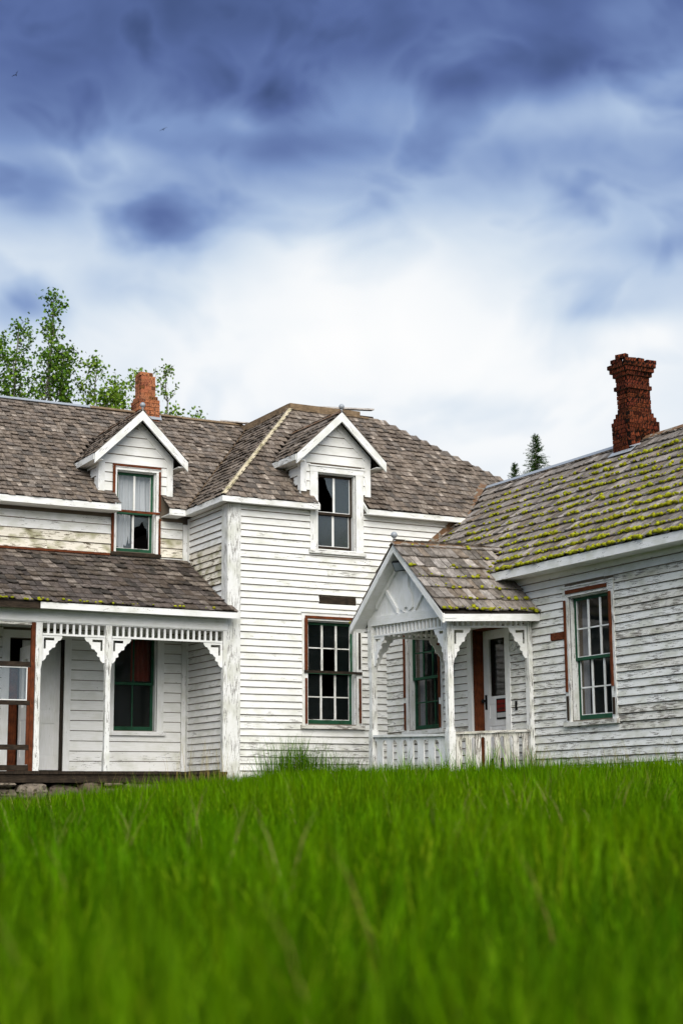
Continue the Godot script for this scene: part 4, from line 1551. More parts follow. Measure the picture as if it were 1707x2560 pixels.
	# balustrades of flat sawn boards
	for r in [[side(XP), Z1 + 0.06, Z2 - 0.06, 0.30, 0.13, 1.70, M.worn], [front(Z2), XP + 0.06, XR - 0.09, 0.17, 0.068, 1.72, M.bare]]:
		var x: Transform3D = r[0]
		var rail := mb()
		rail.warp = w
		rail.at(x).box(Vector3(r[1], r[5] - 0.035, -0.05), Vector3(r[2], r[5], 0.05))
		put("hand_rail", rail, M.bare if r[3] < 0.2 else M.worn, po)
		var cnt := int(round((r[2] - r[1]) / r[3]))
		var step: float = (r[2] - r[1]) / cnt
		for i in cnt:
			var a: float = r[1] + i * step + 0.0015
			var c: float = a + step - 0.003
			var gap: float = r[4] / 2
			var top: float = r[5] - 0.037
			var pg := PackedVector2Array([Vector2(a, top), Vector2(a, top - 0.05)])
			for k in 6:
				var an := PI / 2 * k / 5.0
				pg.append(Vector2(a + gap * sin(an), top - 0.05 - gap * 1.1 * (1.0 - cos(an))))
			pg.append(Vector2(a + gap, 0.98))
			pg.append(Vector2(c - gap, 0.98))
			for k in range(5, -1, -1):
				var an := PI / 2 * k / 5.0
				pg.append(Vector2(c - gap * sin(an), top - 0.05 - gap * 1.1 * (1.0 - cos(an))))
			pg.append(Vector2(c, top))
			var b := mb()
			b.warp = w
			b.at(x * Transform3D(Basis.IDENTITY, Vector3(0, rng.randf_range(-0.004, 0.002), 0))).prism(pg, -0.011, 0.011, Vector3.UP)
			put("baluster", b, r[6], po)
		var low := mb()
		low.warp = w
		low.at(x).box(Vector3(r[1], 0.94, -0.03), Vector3(r[2], 1.02, 0.03))
		put("bottom_rail", low, M.bare, po)
	var z2 := Z1
	while z2 < Z2 - 0.02:
		bx("floor_board", Vector3(XP - 0.02, 1.06, z2), Vector3(XR - 0.04, 1.10, minf(z2 + 0.12, Z2)), M.plank, po)
		z2 += 0.124
	# flood light under the peak
	var fl := mb()
	fl.at(Transform3D(Basis.from_euler(Vector3(deg_to_rad(38), deg_to_rad(-62), 0)), Vector3(1.40, 4.27, zr + 0.04)))
	fl.box(Vector3(-0.11, -0.085, -0.03), Vector3(0.11, 0.085, 0.02))
	fl.box(Vector3(-0.03, -0.02, -0.09), Vector3(0.03, 0.02, -0.031))
	var lamp := put("flood_light", fl, M.black, house)
	lamp.set_meta("label", "black flood light under the entry porch peak")
	fl = mb()
	fl.at(Transform3D(Basis.from_euler(Vector3(deg_to_rad(38), deg_to_rad(-62), 0)), Vector3(1.40, 4.27, zr + 0.04)))
	fl.box(Vector3(-0.095, -0.07, 0.0202), Vector3(0.095, 0.07, 0.024))
	put("lens", fl, flat(Color(0.55, 0.58, 0.60), 0.15), lamp)


var brick_pool := []


func brick(parent: Node3D, at: Vector3, len_: float, along: Vector3, m: Material, jit := 0.004) -> void:
	if brick_pool.is_empty():
		for k in 22:
			var b := mb()
			var t := rng.randf_range(0.7, 1.25) if rng.randf() < 0.75 else rng.randf_range(0.3, 0.6)
			b.col = Color(t, t * rng.randf_range(0.86, 1.05), t * rng.randf_range(0.8, 1.05))
			var h := Vector3(0.5, 0.033, 0.05)
			b.box(-h + Vector3(0, rng.randf_range(-0.001, 0.001), 0), h)
			brick_pool.append(b.mesh())
	var o := MeshInstance3D.new()
	o.name = "brick"
	o.mesh = brick_pool[rng.randi() % brick_pool.size()]
	o.material_override = m
	parent.add_child(o, true)
	var z := along.cross(Vector3.UP)
	o.transform = Transform3D(Basis(along * len_, Vector3.UP, z).rotated(Vector3.UP, rng.randf_range(-0.02, 0.02) * jit / 0.004), at + Vector3(rng.randf_range(-jit, jit), rng.randf_range(-0.001, 0.001), rng.randf_range(-jit, jit)))


func chimney(label: String, secs: Array, lean: Vector2, m: Material) -> Node3D:
	# secs: [y0, y1, x0, x1, z0, z1]; bricks on the two sides that show, a mortar core behind
	var c := mb()
	var y_base: float = secs[0][0]
	for s in secs:
		var o: Vector2 = lean * (s[0] - y_base)
		c.box(Vector3(s[2] + 0.012 + o.x, s[0], s[4] + 0.012 + o.y), Vector3(s[3] - 0.012 + o.x, s[1] + 0.0, s[5] - 0.012 + o.y))
	var ch := put("chimney", c, M.mortar, house)
	ch.set_meta("label", label)
	var row := 0
	for s in secs:
		var n := maxi(1, int(round((s[1] - s[0]) / 0.075)))
		for k in n:
			var y: float = s[0] + (k + 0.5) * (s[1] - s[0]) / n
			var o: Vector2 = lean * (y - y_base)
			for face in [0, 1]:
				var a: float = s[2] if face == 0 else s[4]
				var e: float = s[3] if face == 0 else s[5] - 0.104
				var wide := e - a
				var cnt := maxi(1, int(round(wide / 0.205)))
				var edges := [a]
				for i in range(0 if row % 2 == face else 1, cnt + 1):
					var q := a + wide * (i + (0.5 if row % 2 == face else 0.0)) / cnt
					if q > a + 0.04 and q < e - 0.04:
						edges.append(q)
				edges.append(e)
				for i in edges.size() - 1:
					var l: float = edges[i + 1] - edges[i] - 0.009
					var mid: float = (edges[i] + edges[i + 1]) / 2
					if face == 0:
						brick(ch, Vector3(mid + o.x, y, s[5] - 0.05 + o.y), l, Vector3.RIGHT, m)
					else:
						brick(ch, Vector3(s[2] + 0.05 + o.x, y, mid + o.y), l, Vector3.BACK, m)
			row += 1
	return ch


func chimneys() -> void:
	var ch := chimney("tall soot-stained brick chimney with a broken corbelled top on the wing ridge", [
		[6.10, 6.90, 5.40, 6.03, 3.71, 4.19], [6.90, 6.975, 5.43, 6.00, 3.735, 4.165], [6.975, 7.05, 5.455, 5.97, 3.76, 4.14],
		[7.05, 7.44, 5.485, 5.95, 3.79, 4.115], [7.44, 7.515, 5.46, 5.975, 3.765, 4.14], [7.515, 7.665, 5.485, 5.95, 3.79, 4.115],
		[7.665, 7.74, 5.45, 5.985, 3.755, 4.15], [7.74, 7.815, 5.42, 6.015, 3.725, 4.18], [7.815, 7.89, 5.395, 6.04, 3.70, 4.205]], Vector2(-0.045, 0.01), M.sooty)
	for q in [[5.47, 7.928, 4.13, 0.20, 0.25], [5.66, 7.93, 4.15, 0.14, -0.1], [5.36, 7.928, 3.92, 0.19, 1.45], [5.90, 7.928, 4.14, 0.19, 0.05], [5.40, 8.002, 4.02, 0.20, 1.2], [5.80, 7.965, 3.80, 0.12, 0.6], [5.95, 7.93, 3.85, 0.2, 1.5]]:
		brick(ch, Vector3(q[0], q[1], q[2]), q[3], Vector3(cos(q[4]), 0, sin(q[4])), M.sooty)
	var fl := mb()
	fl.slab([Vector3(5.34, 6.42, 4.20), Vector3(5.40, 6.42, 4.26), Vector3(6.05, 6.62, 4.26), Vector3(6.05, 6.66, 4.20)], 0.01)
	fl.slab([Vector3(5.30, 6.32, 3.66), Vector3(5.30, 6.32, 4.26), Vector3(5.42, 6.42, 4.26), Vector3(5.42, 6.42, 3.66)], 0.01)
	put("flashing", fl, M.zinc, ch)
	ch = chimney("short orange brick chimney on the side wing ridge behind its dormer", [
		[8.05, 8.59, 0.05, 0.49, -4.86, -4.40], [8.59, 8.665, 0.075, 0.455, -4.83, -4.43],
		[8.665, 9.08, 0.10, 0.415, -4.78, -4.46]], Vector2.ZERO, M.brick)
	for q in [[0.18, 9.118, -4.51, 0.2, 0.0], [0.15, 9.118, -4.69, 0.2, 1.57], [0.31, 9.118, -4.51, 0.08, 0.0], [0.36, 9.118, -4.7, 0.2, 1.57]]:
		brick(ch, Vector3(q[0], q[1], q[2]), q[3], Vector3(cos(q[4]), 0, sin(q[4])), M.brick)
	fl = mb()
	fl.slab([Vector3(0.02, 8.18, -4.36), Vector3(0.52, 8.18, -4.36), Vector3(0.52, 8.30, -4.44), Vector3(0.02, 8.30, -4.44)], 0.008)
	put("flashing", fl, M.zinc, ch)


# ---------------------------------------------------------------- ground and plants
func along(x: float, z: float) -> Vector2:      # (metres ahead of the camera, metres to its right)
	var d := Vector2(x - CAM.x, z - CAM.z)
	return Vector2(d.x * sin(YAW) - d.y * cos(YAW), d.x * cos(YAW) + d.y * sin(YAW))


func ground_y(x: float, z: float) -> float:
	var a := along(x, z)
	var s := clampf(a.x / 25.0, 0.0, 1.0)
	var r := s * s * (3.0 - 2.0 * s) * 0.35 + s * 0.65
	return 0.76 * r - 0.19 * r * smoothstep(1.4, 3.8, -a.y) + (0.048 if a.y < 0.0 else 0.03) * clampf(a.y, -8.0, 8.0) * r + terrain_noise.get_noise_2d(x, z) * 0.045 * (1.0 - smoothstep(40.0, 60.0, absf(a.x)))


func build_ground() -> void:
	var b := MB.new()
	var xs := []
	for i in 81:
		var u := (i - 40) / 40.0
		xs.append(signf(u) * (absf(u) * 24.0 + pow(absf(u), 6.0) * 500.0))
	for i in 80:
		for j in 80:
			var q := []
			for c in [Vector2i(i, j + 1), Vector2i(i + 1, j + 1), Vector2i(i + 1, j), Vector2i(i, j)]:
				var x: float = xs[c.x] - 2.0
				var z: float = xs[c.y] + 10.0
				q.append(Vector3(x, ground_y(x, z), z))
			b.poly(q)
	var o := put("ground", b, M.earth, self)
	tag(o, "earth under the meadow grass", "ground", "", "structure")


func blade(b: MB, p: Vector3, h: float, w: float, lean: Vector2, turn: float) -> void:
	var s := Vector3(cos(turn), 0, sin(turn)) * w
	var l := Vector3(lean.x, 0, lean.y)
	var p1 := p + Vector3(0, h * 0.45, 0) + l * 0.22
	var p2 := p + Vector3(0, h * 0.80, 0) + l * 0.60
	var p3 := p + Vector3(0, h, 0) + l
	var n := s.cross(Vector3.UP).normalized()
	var n1 := (n + Vector3.UP * 0.35).normalized()
	b.uo = Vector2.ZERO
	b.tri(p - s, p + s, p1 + s * 0.9, n1)
	b.tri(p - s, p1 + s * 0.9, p1 - s * 0.9, n1)
	b.tri(p1 - s * 0.9, p1 + s * 0.9, p2 + s * 0.55, n1)
	b.tri(p1 - s * 0.9, p2 + s * 0.55, p2 - s * 0.55, n1)
	b.tri(p2 - s * 0.55, p2 + s * 0.55, p3, n1)


func clump(blades: int, spread: float, h0: float, h1: float, w: float, tones: Array, lean: float) -> ArrayMesh:
	var b := MB.new()
	for i in blades:
		b.col = tones[rng.randi() % tones.size()] * rng.randf_range(0.55, 1.5)
		var a := rng.randf() * TAU
		var r := sqrt(rng.randf()) * spread
		var la := rng.randf() * TAU
		var ll := absf(rng.randfn(0, lean)) + 0.02
		blade(b, Vector3(cos(a) * r, -0.03, sin(a) * r), rng.randf_range(h0, h1), w * rng.randf_range(0.7, 1.3), Vector2(cos(la), sin(la)) * ll + Vector2(0.03, 0.02), rng.randf() * TAU)
	return b.mesh()


func scatter(called: String, m: ArrayMesh, material: Material, spots: Array, parent: Node3D) -> MultiMeshInstance3D:
	var mm := MultiMesh.new()
	mm.transform_format = MultiMesh.TRANSFORM_3D
	mm.use_colors = true
	mm.mesh = m
	mm.instance_count = spots.size()
	for i in spots.size():
		var p: Vector3 = spots[i][0]
		var s: float = spots[i][1]
		mm.set_instance_transform(i, Transform3D(Basis(Vector3.UP, rng.randf() * TAU).scaled(Vector3(1, s, 1)), p))
		mm.set_instance_color(i, spots[i][2])
	var o := MultiMeshInstance3D.new()
	o.name = called
	o.multimesh = mm
	o.material_override = material
	parent.add_child(o, true)
	return o


func inside_house(x: float, z: float) -> bool:
	return (z < 0.06 and x > -9.2) or (x > XR - 0.06 and z < 11.8) or (x > XP - 0.02 and x < XR and z > Z1 and z < Z2 + 0.0)


func build_grass() -> void:
	var tones := [Color(0.056, 0.135, 0.002), Color(0.072, 0.165, 0.003), Color(0.100, 0.205, 0.004), Color(0.032, 0.085, 0.002), Color(0.062, 0.145, 0.003), Color(0.145, 0.235, 0.009)]
	var g := Node3D.new()
	g.name = "grass"
	add_child(g)
	tag(g, "long bright green meadow grass in front of the farmhouse", "grass", "", "stuff")
	var patch := FastNoiseLite.new()
	patch.seed = 77
	patch.frequency = 0.22
	var kinds := [[], [], []]
	var s := 0.72
	while s < 29.0:
		var ds := 0.10 if s < 12.0 else 0.115
		var half := 0.26 * s + 5.0
		var n := int(half * 2.0 / (0.16 if s < 5.0 else 0.12))
		for i in n:
			var l := rng.randf_range(-half, half)
			var q := s + rng.randf() * ds
			var x := CAM.x + q * sin(YAW) + l * cos(YAW)
			var z := CAM.z - q * cos(YAW) + l * sin(YAW)
			if inside_house(x, z):
				continue
			var pn := patch.get_noise_2d(x, z)
			var pf := patch.get_noise_2d(x * 4.0 + 50.0, z * 4.0)
			var sc := clampf(1.0 + pn * 0.42 + pf * 0.35 + rng.randf_range(-0.15, 0.15), 0.5, 1.6)
			var k := clampf(1.0 + pf * 0.7 + pn * 0.3 + rng.randf_range(-0.2, 0.2), 0.4, 1.6)
			kinds[rng.randi() % 3].append([Vector3(x, ground_y(x, z), z), sc, Color(k * (1.0 + pn * 0.35), k, k * (1.0 + pn * 0.2))])
		s += ds
	for k in 3:
		scatter("grass_clump", clump(14, 0.12, 0.16, 0.42, 0.0056, tones, 0.095), M.grass, kinds[k], g)
	# dark rank tufts against the front wall and by the entry porch
	var dark := [Color(0.036, 0.095, 0.006), Color(0.05, 0.13, 0.008), Color(0.028, 0.075, 0.006), Color(0.08, 0.17, 0.010)]
	var t := Node3D.new()
	t.name = "tall_grass"
	add_child(t)
	tag(t, "rank dark green tufts of tall grass against the front wall", "tall grass", "", "stuff")
	var spots := []
	for i in 105:
		var x := rng.randf_range(0.40, 2.35)
		var z := rng.randf_range(0.25, 0.8)
		spots.append([Vector3(x, ground_y(x, z), z), rng.randf_range(0.70, 1.08) * (1.0 - 0.30 * absf(x - 0.9)), Color.WHITE])
	for i in 26:
		var x := rng.randf_range(XP - 0.5, XR)
		var z := Z2 + rng.randf_range(0.15, 0.6) if x > XP - 0.1 else rng.randf_range(3.2, Z2 + 0.4)
		spots.append([Vector3(x, ground_y(x, z), z), rng.randf_range(0.5, 0.72), Color(1.9, 1.8, 1.3)])
	scatter("grass_clump", clump(12, 0.09, 0.55, 1.15, 0.0052, dark, 0.13), M.grass, spots, t)
	# dry straw stalks
	var straw := [Color(0.40, 0.35, 0.10), Color(0.50, 0.44, 0.15), Color(0.34, 0.29, 0.08), Color(0.32, 0.22, 0.08)]
	var d := Node3D.new()
	d.name = "dry_stalks"
	add_child(d)
	tag(d, "thin dry straw stalks standing among the green grass", "dry grass", "", "stuff")
	spots = []
	for i in 380:
		var q := 5.0 + rng.randf() * 22.0
		var l := rng.randf_range(-1, 1) * (0.24 * q + 1.0)
		var x := CAM.x + q * sin(YAW) + l * cos(YAW)
		var z := CAM.z - q * cos(YAW) + l * sin(YAW)
		if not inside_house(x, z):
			spots.append([Vector3(x, ground_y(x, z), z), rng.randf_range(0.6, 1.05), Color.WHITE])
	for i in 130:
		var x := rng.randf_range(-2.6, 0.9)
		var z := rng.randf_range(0.12, 0.7)
		spots.append([Vector3(x, ground_y(x, z), z), rng.randf_range(0.8, 1.5), Color.WHITE])
	for i in 26:
		var x := rng.randf_range(-1.1, -0.12)
		var z := rng.randf_range(0.13, 0.3)
		spots.append([Vector3(x, ground_y(x, z), z), rng.randf_range(1.6, 2.5), Color(1.2, 1.15, 1.0)])
	for i in 5:                                             # a few brown seed stalks close by
		var q := rng.randf_range(2.2, 5.0)
		var l := rng.randf_range(-0.22, 0.22) * q
		var x := CAM.x + q * sin(YAW) + l * cos(YAW)
		var z := CAM.z - q * cos(YAW) + l * sin(YAW)
		spots.append([Vector3(x, ground_y(x, z), z), rng.randf_range(0.7, 0.95), Color(0.6, 0.5, 0.4)])
	for i in 120:
		var z := rng.randf_range(4.7, 9.0)
		var x := XR - rng.randf_range(0.1, 0.7)
		spots.append([Vector3(x, ground_y(x, z), z), rng.randf_range(0.7, 1.5), Color.WHITE])
	scatter("stalk", clump(2, 0.03, 0.33, 0.58, 0.0021, straw, 0.15), M.straw, spots, d)


func leafy_tree(label: String, base: Vector3, stems: Array, dens: float, tones: Array) -> void:
	# stems: [foot offset, top, radius at the foot, reach of its branches, crown starts at this share of its height]
	var t := thing("aspen_tree", label, "tree", base, "trees behind the house")
	var wood := mb()
	var limbs := mb()
	var leaf := MB.new()
	for st in stems:
		var foot: Vector3 = st[0]
		var top: Vector3 = st[1]
		var r0: float = st[2]
		var reach: float = st[3]
		var prev := foot
		var n := 30
		var bend := Vector3(rng.randf_range(-1, 1), 0, rng.randf_range(-1, 1)) * 0.35
		for i in range(1, n + 1):
			var u := float(i) / n
			var p := foot.lerp(top, u) + bend * sin(u * PI) + Vector3(rng.randf_range(-1, 1), 0, rng.randf_range(-1, 1)) * 0.04
			wood.tube(prev, p, lerpf(r0, 0.012, u - 1.0 / n), lerpf(r0, 0.012, u), 6)
			if u > st[4]:
				var left := (1.0 - u) / (1.0 - float(st[4]))
				for k in 3 + int(rng.randf() * 2.4):
					var az := rng.randf() * TAU
					var up := rng.randf_range(0.55, 1.25)
					var d := Vector3(cos(az), up, sin(az)).normalized()
					var len_ := (0.22 + reach * pow(left, 0.45)) * rng.randf_range(0.5, 1.15)
					twig(limbs, leaf, p, d, len_, 0.010 + 0.010 * left, dens, tones, 0)
			prev = p
	put("trunk", wood, M.bark, t)
	stuff(put("branches", limbs, M.bark, t))
	put("crown", leaf, M.leaf, t)


func twig(limbs: MB, leaf: MB, p: Vector3, d: Vector3, len_: float, r: float, dens: float, tones: Array, depth: int) -> void:
	var n := maxi(3, int(len_ / 0.14))
	var q := p
	var dir := d
	for i in n:
		dir = (dir + Vector3(rng.randfn(0, 0.12), 0.05 + rng.randfn(0, 0.08), rng.randfn(0, 0.12))).normalized()
		var e := q + dir * len_ / n
		limbs.tube(q, e, r * (1.0 - 0.8 * i / n), r * (1.0 - 0.8 * (i + 1) / n), 4)
		if i > 0 and depth < 1 and rng.randf() < 0.6:
			var sd := (dir + Vector3(rng.randfn(0, 0.7), rng.randfn(0.2, 0.5), rng.randfn(0, 0.7))).normalized()
			twig(limbs, leaf, e, sd, len_ * rng.randf_range(0.25, 0.5), r * 0.55, dens, tones, depth + 1)
		if float(i) / n > 0.15:
			var cnt := int(dens * rng.randf_range(0.4, 1.7))
			for k in cnt:
				var c := e + Vector3(rng.randfn(0, 1), rng.randfn(-0.1, 1), rng.randfn(0, 1)) * 0.095
				var nrm := Vector3(rng.randfn(0, 0.7), rng.randfn(0.35, 0.6), rng.randfn(0, 0.7)).normalized()
				var s := nrm.cross(Vector3(rng.randf() - 0.5, rng.randf() - 0.5, rng.randf() - 0.5)).normalized()
				var u := nrm.cross(s)
				var z := rng.randf_range(0.030, 0.052)
				leaf.col = tones[rng.randi() % tones.size()] * rng.randf_range(0.7, 1.3)
				leaf.tri(c - u * z * 1.15, c + s * z * 0.85, c + u * z * 1.2, nrm)
				leaf.tri(c - u * z * 1.15, c + u * z * 1.2, c - s * z * 0.85, nrm)
		q = e


func spruce(label: String, top: Vector3, floor_y: float, flare: float) -> void:
	var t := thing("spruce_tree", label, "tree", Vector3(top.x, floor_y, top.z), "spruces behind the long wing")
	var h := top.y - floor_y
	var wood := mb()
	wood.tube(Vector3.ZERO, Vector3(0, h, 0), 0.16, 0.008, 8)
	put("trunk", wood, M.bark, t)
	var c := MB.new()
	var y := h - 0.05
	while y > 1.0:
		var down := h - y
		var near := down < 3.2
		for k in (6 if near else 5):
			var az := rng.randf() * TAU
			var len_ := (0.10 + flare * pow(down, 0.88)) * rng.randf_range(0.7, 1.12)
			var up := rng.randf_range(0.15, 0.5) if down < 0.8 else rng.randf_range(-0.25, 0.2)
			var d := Vector3(cos(az), up, sin(az)).normalized()
			var sd := d.cross(Vector3.UP).normalized()
			var n := clampi(int(len_ / (0.035 if near else 0.16)), 4, 26)
			for i in n:
				var u := (i + rng.randf()) / n
				var p := Vector3(0, y, 0) + d * len_ * u + Vector3(0, -0.10 * u * u * len_ + 0.05 * u, 0)
				var w := (0.06 + 0.05 * (1.0 - u)) * (1.0 if near else 2.6)
				for m in 2:
					c.col = [Color(0.022, 0.055, 0.018), Color(0.035, 0.075, 0.02), Color(0.05, 0.10, 0.022), Color(0.075, 0.12, 0.025)][rng.randi() % 4] * rng.randf_range(0.8, 1.3)
					var q := p + (sd * rng.randf_range(-1, 1) + d * 0.6 + Vector3.UP * rng.randf_range(-0.5, 0.7)) * w
					var o := Vector3(rng.randfn(0, 1), rng.randfn(0, 1), rng.randfn(0, 1)).normalized() * w * 0.30
					var gn := (q - p + o).cross(o * 2.0).normalized()
					c.tri(p - o, q, p + o, gn if gn.y > 0 else gn)
		y -= 0.055 if near else 0.24
	put("crown", c, M.needle, t)


func bird(label: String, at: Vector3, roll: float, yaw: float, fold: float, size: float) -> void:
	var t := thing("bird", label, "bird", at, "birds high in the sky")
	t.rotation = Vector3(0, yaw, roll)
	var b := mb()
	for i in 8:                                             # tapered body along z with a fanned tail
		var r := [0.02, 0.05, 0.075, 0.08, 0.065, 0.045, 0.03, 0.03, 0.05]
		b.tube(Vector3(0, 0, 0.22 - 0.06 * i) * size, Vector3(0, 0, 0.16 - 0.06 * i) * size, r[i] * size, r[i + 1] * size, 7)
	b.slab([Vector3(-0.07, 0.0, -0.42) * size, Vector3(0.07, 0.0, -0.42) * size, Vector3(0.03, 0.0, -0.24) * size, Vector3(-0.03, 0.0, -0.24) * size], 0.01 * size)
	put("body", b, M.feather, t)
	for k in [-1, 1]:
		var w := mb()
		var up := fold
		var el := Vector3(k * 0.32, 0.32 * up, 0.06) * size
		var tip := Vector3(k * 0.78, 0.62 * up, -0.10) * size
		var q := [Vector3(k * 0.03, 0.01, 0.12) * size, el + Vector3(0, 0, 0.07) * size, el + Vector3(0, 0, -0.10) * size, Vector3(k * 0.03, 0.01, -0.10) * size]
		var q2 := [el + Vector3(0, 0, 0.07) * size, tip, el + Vector3(0, 0, -0.10) * size]
		w.slab(q, 0.008 * size)
		w.slab(q2, 0.008 * size)
		put("wing", w, M.feather, t)


# ---------------------------------------------------------------- sky
var sky_a := FastNoiseLite.new()
var sky_b := FastNoiseLite.new()
var sky_c := FastNoiseLite.new()
# cloud masses near the view: x, y, half width, half height in hundredths of a degree-like units, and how much lighter or darker
var CLOUDS := [
	[330, 60, 520, 130, -0.10], [150, 250, 230, 75, -0.13], [650, 240, 105, 62, -0.17], [475, 215, 60, 60, -0.11], [700, 350, 170, 28, -0.08],
	[1330, 140, 150, 55, -0.14], [560, 40, 200, 50, -0.05], [900, 215, 210, 90, 0.08], [1110, 115, 110, 38, 0.17], [1380, 265, 230, 62, 0.17], [1500, 70, 90, 60, 0.10],
	[150, 395, 260, 40, 0.13], [580, 305, 60, 24, 0.12], [390, 520, 120, 75, -0.22], [40, 450, 90, 62, -0.16], [0, 700, 70, 45, -0.24], [240, 655, 85, 50, -0.10],
	[1420, 610, 260, 120, -0.13], [1400, 725, 110, 30, -0.10], [1540, 580, 60, 30, -0.12], [760, 720, 420, 200, 0.24], [660, 740, 130, 28, -0.05], [1380, 880, 240, 70, 0.02],
	[1000, 970, 200, 40, -0.05], [1530, 800, 90, 40, 0.10]]


func sky_colour(az: float, el: float) -> Color:
	var d := Vector3(sin(az) * cos(el), sin(el) * 1.5, -cos(az) * cos(el))
	var w := Vector3(sky_b.get_noise_3d(d.x * 60, d.y * 60, d.z * 60), sky_b.get_noise_3d(d.x * 60 + 40, d.y * 60, d.z * 60 + 9), 0.0) * 0.07
	var q := (d + w) * 100.0
	var n := sky_a.get_noise_3dv(q)
	var f := sky_c.get_noise_3dv(q)
	f = lerpf(f, 0.23 - 1.5 * absf(f), 0.6)                 # rounded heads rather than streaks
	var t := 0.64 + n * 0.50 + f * 0.22                    # the broken overcast everywhere
	var da := wrapf(az - YAW, -PI, PI)
	var m := (1.0 - smoothstep(0.24, 0.60, absf(da))) * (1.0 - smoothstep(0.50, 0.85, el))
	if m > 0.0:
		var X := 784.0 + 3685.0 * tan(clampf(da, -0.7, 0.7)) + w.x * 900.0
		var Y := 1176.0 - 3685.0 * tan(clampf(el - 0.1806, -0.5, 0.9)) + w.y * 900.0
		var g := lerpf(0.22, 0.42, smoothstep(60, 330, Y)) + 0.26 * smoothstep(330, 620, Y) + 0.10 * smoothstep(620, 900, Y) + 0.05 * smoothstep(500, 1500, X)
		for c in CLOUDS:
			var k := pow((X - c[0]) / c[2], 2.0) + pow((Y - c[1]) / c[3], 2.0)
			if k < 6.0:
				g += c[4] * exp(-k * 0.8)
		g += (n * 0.22 + f * 0.27) * clampf(1.35 - g, 0.35, 1.1)
		t = lerpf(t, g, m)
	return ramp(clampf(t, 0.0, 1.0))


var RAMP := [[0.0, Color8(58, 75, 116)], [0.22, Color8(88, 108, 160)], [0.42, Color8(126, 151, 198)], [0.58, Color8(174, 195, 225)], [0.74, Color8(216, 228, 241)], [0.88, Color8(246, 249, 252)], [1.0, Color8(255, 255, 255)]]


func ramp(t: float) -> Color:
	for i in range(1, RAMP.size()):
		if t <= RAMP[i][0]:
			var u: float = (t - RAMP[i - 1][0]) / (RAMP[i][0] - RAMP[i - 1][0])
			var c: Color = RAMP[i - 1][1].lerp(RAMP[i][1], u)
			return c.srgb_to_linear()
	return Color.WHITE


func sky_image() -> Image:
	for s in [[sky_a, 1.0, 6, 21], [sky_b, 3.0, 3, 33], [sky_c, 4.2, 5, 45]]:
		var f: FastNoiseLite = s[0]
		f.noise_type = FastNoiseLite.TYPE_SIMPLEX_SMOOTH
		f.fractal_octaves = s[2]
		f.frequency = 0.022 * s[1]
		f.seed = s[3]
	var W := 768
	var im := Image.create(W, W / 2, false, Image.FORMAT_RGBF)
	for y in W / 2:
		var el := PI / 2 - (y + 0.5) / (W / 2.0) * PI
		for x in W:
			im.set_pixel(x, y, sky_colour((x + 0.5) / W * TAU, maxf(el, 0.0)))
	im.resize(4096, 2048, Image.INTERPOLATE_CUBIC)
	var x0 := int((YAW - 0.42) / TAU * 4096)
	var x1 := int((YAW + 0.42) / TAU * 4096)
	var y0 := int((0.5 - 0.75 / PI) * 2048)
	for y in range(y0, 1024):
		var el := PI / 2 - (y + 0.5) / 2048.0 * PI
		for x in range(x0, x1):
			im.set_pixel(x, y, sky_colour((x + 0.5) / 4096.0 * TAU, el))
	return im


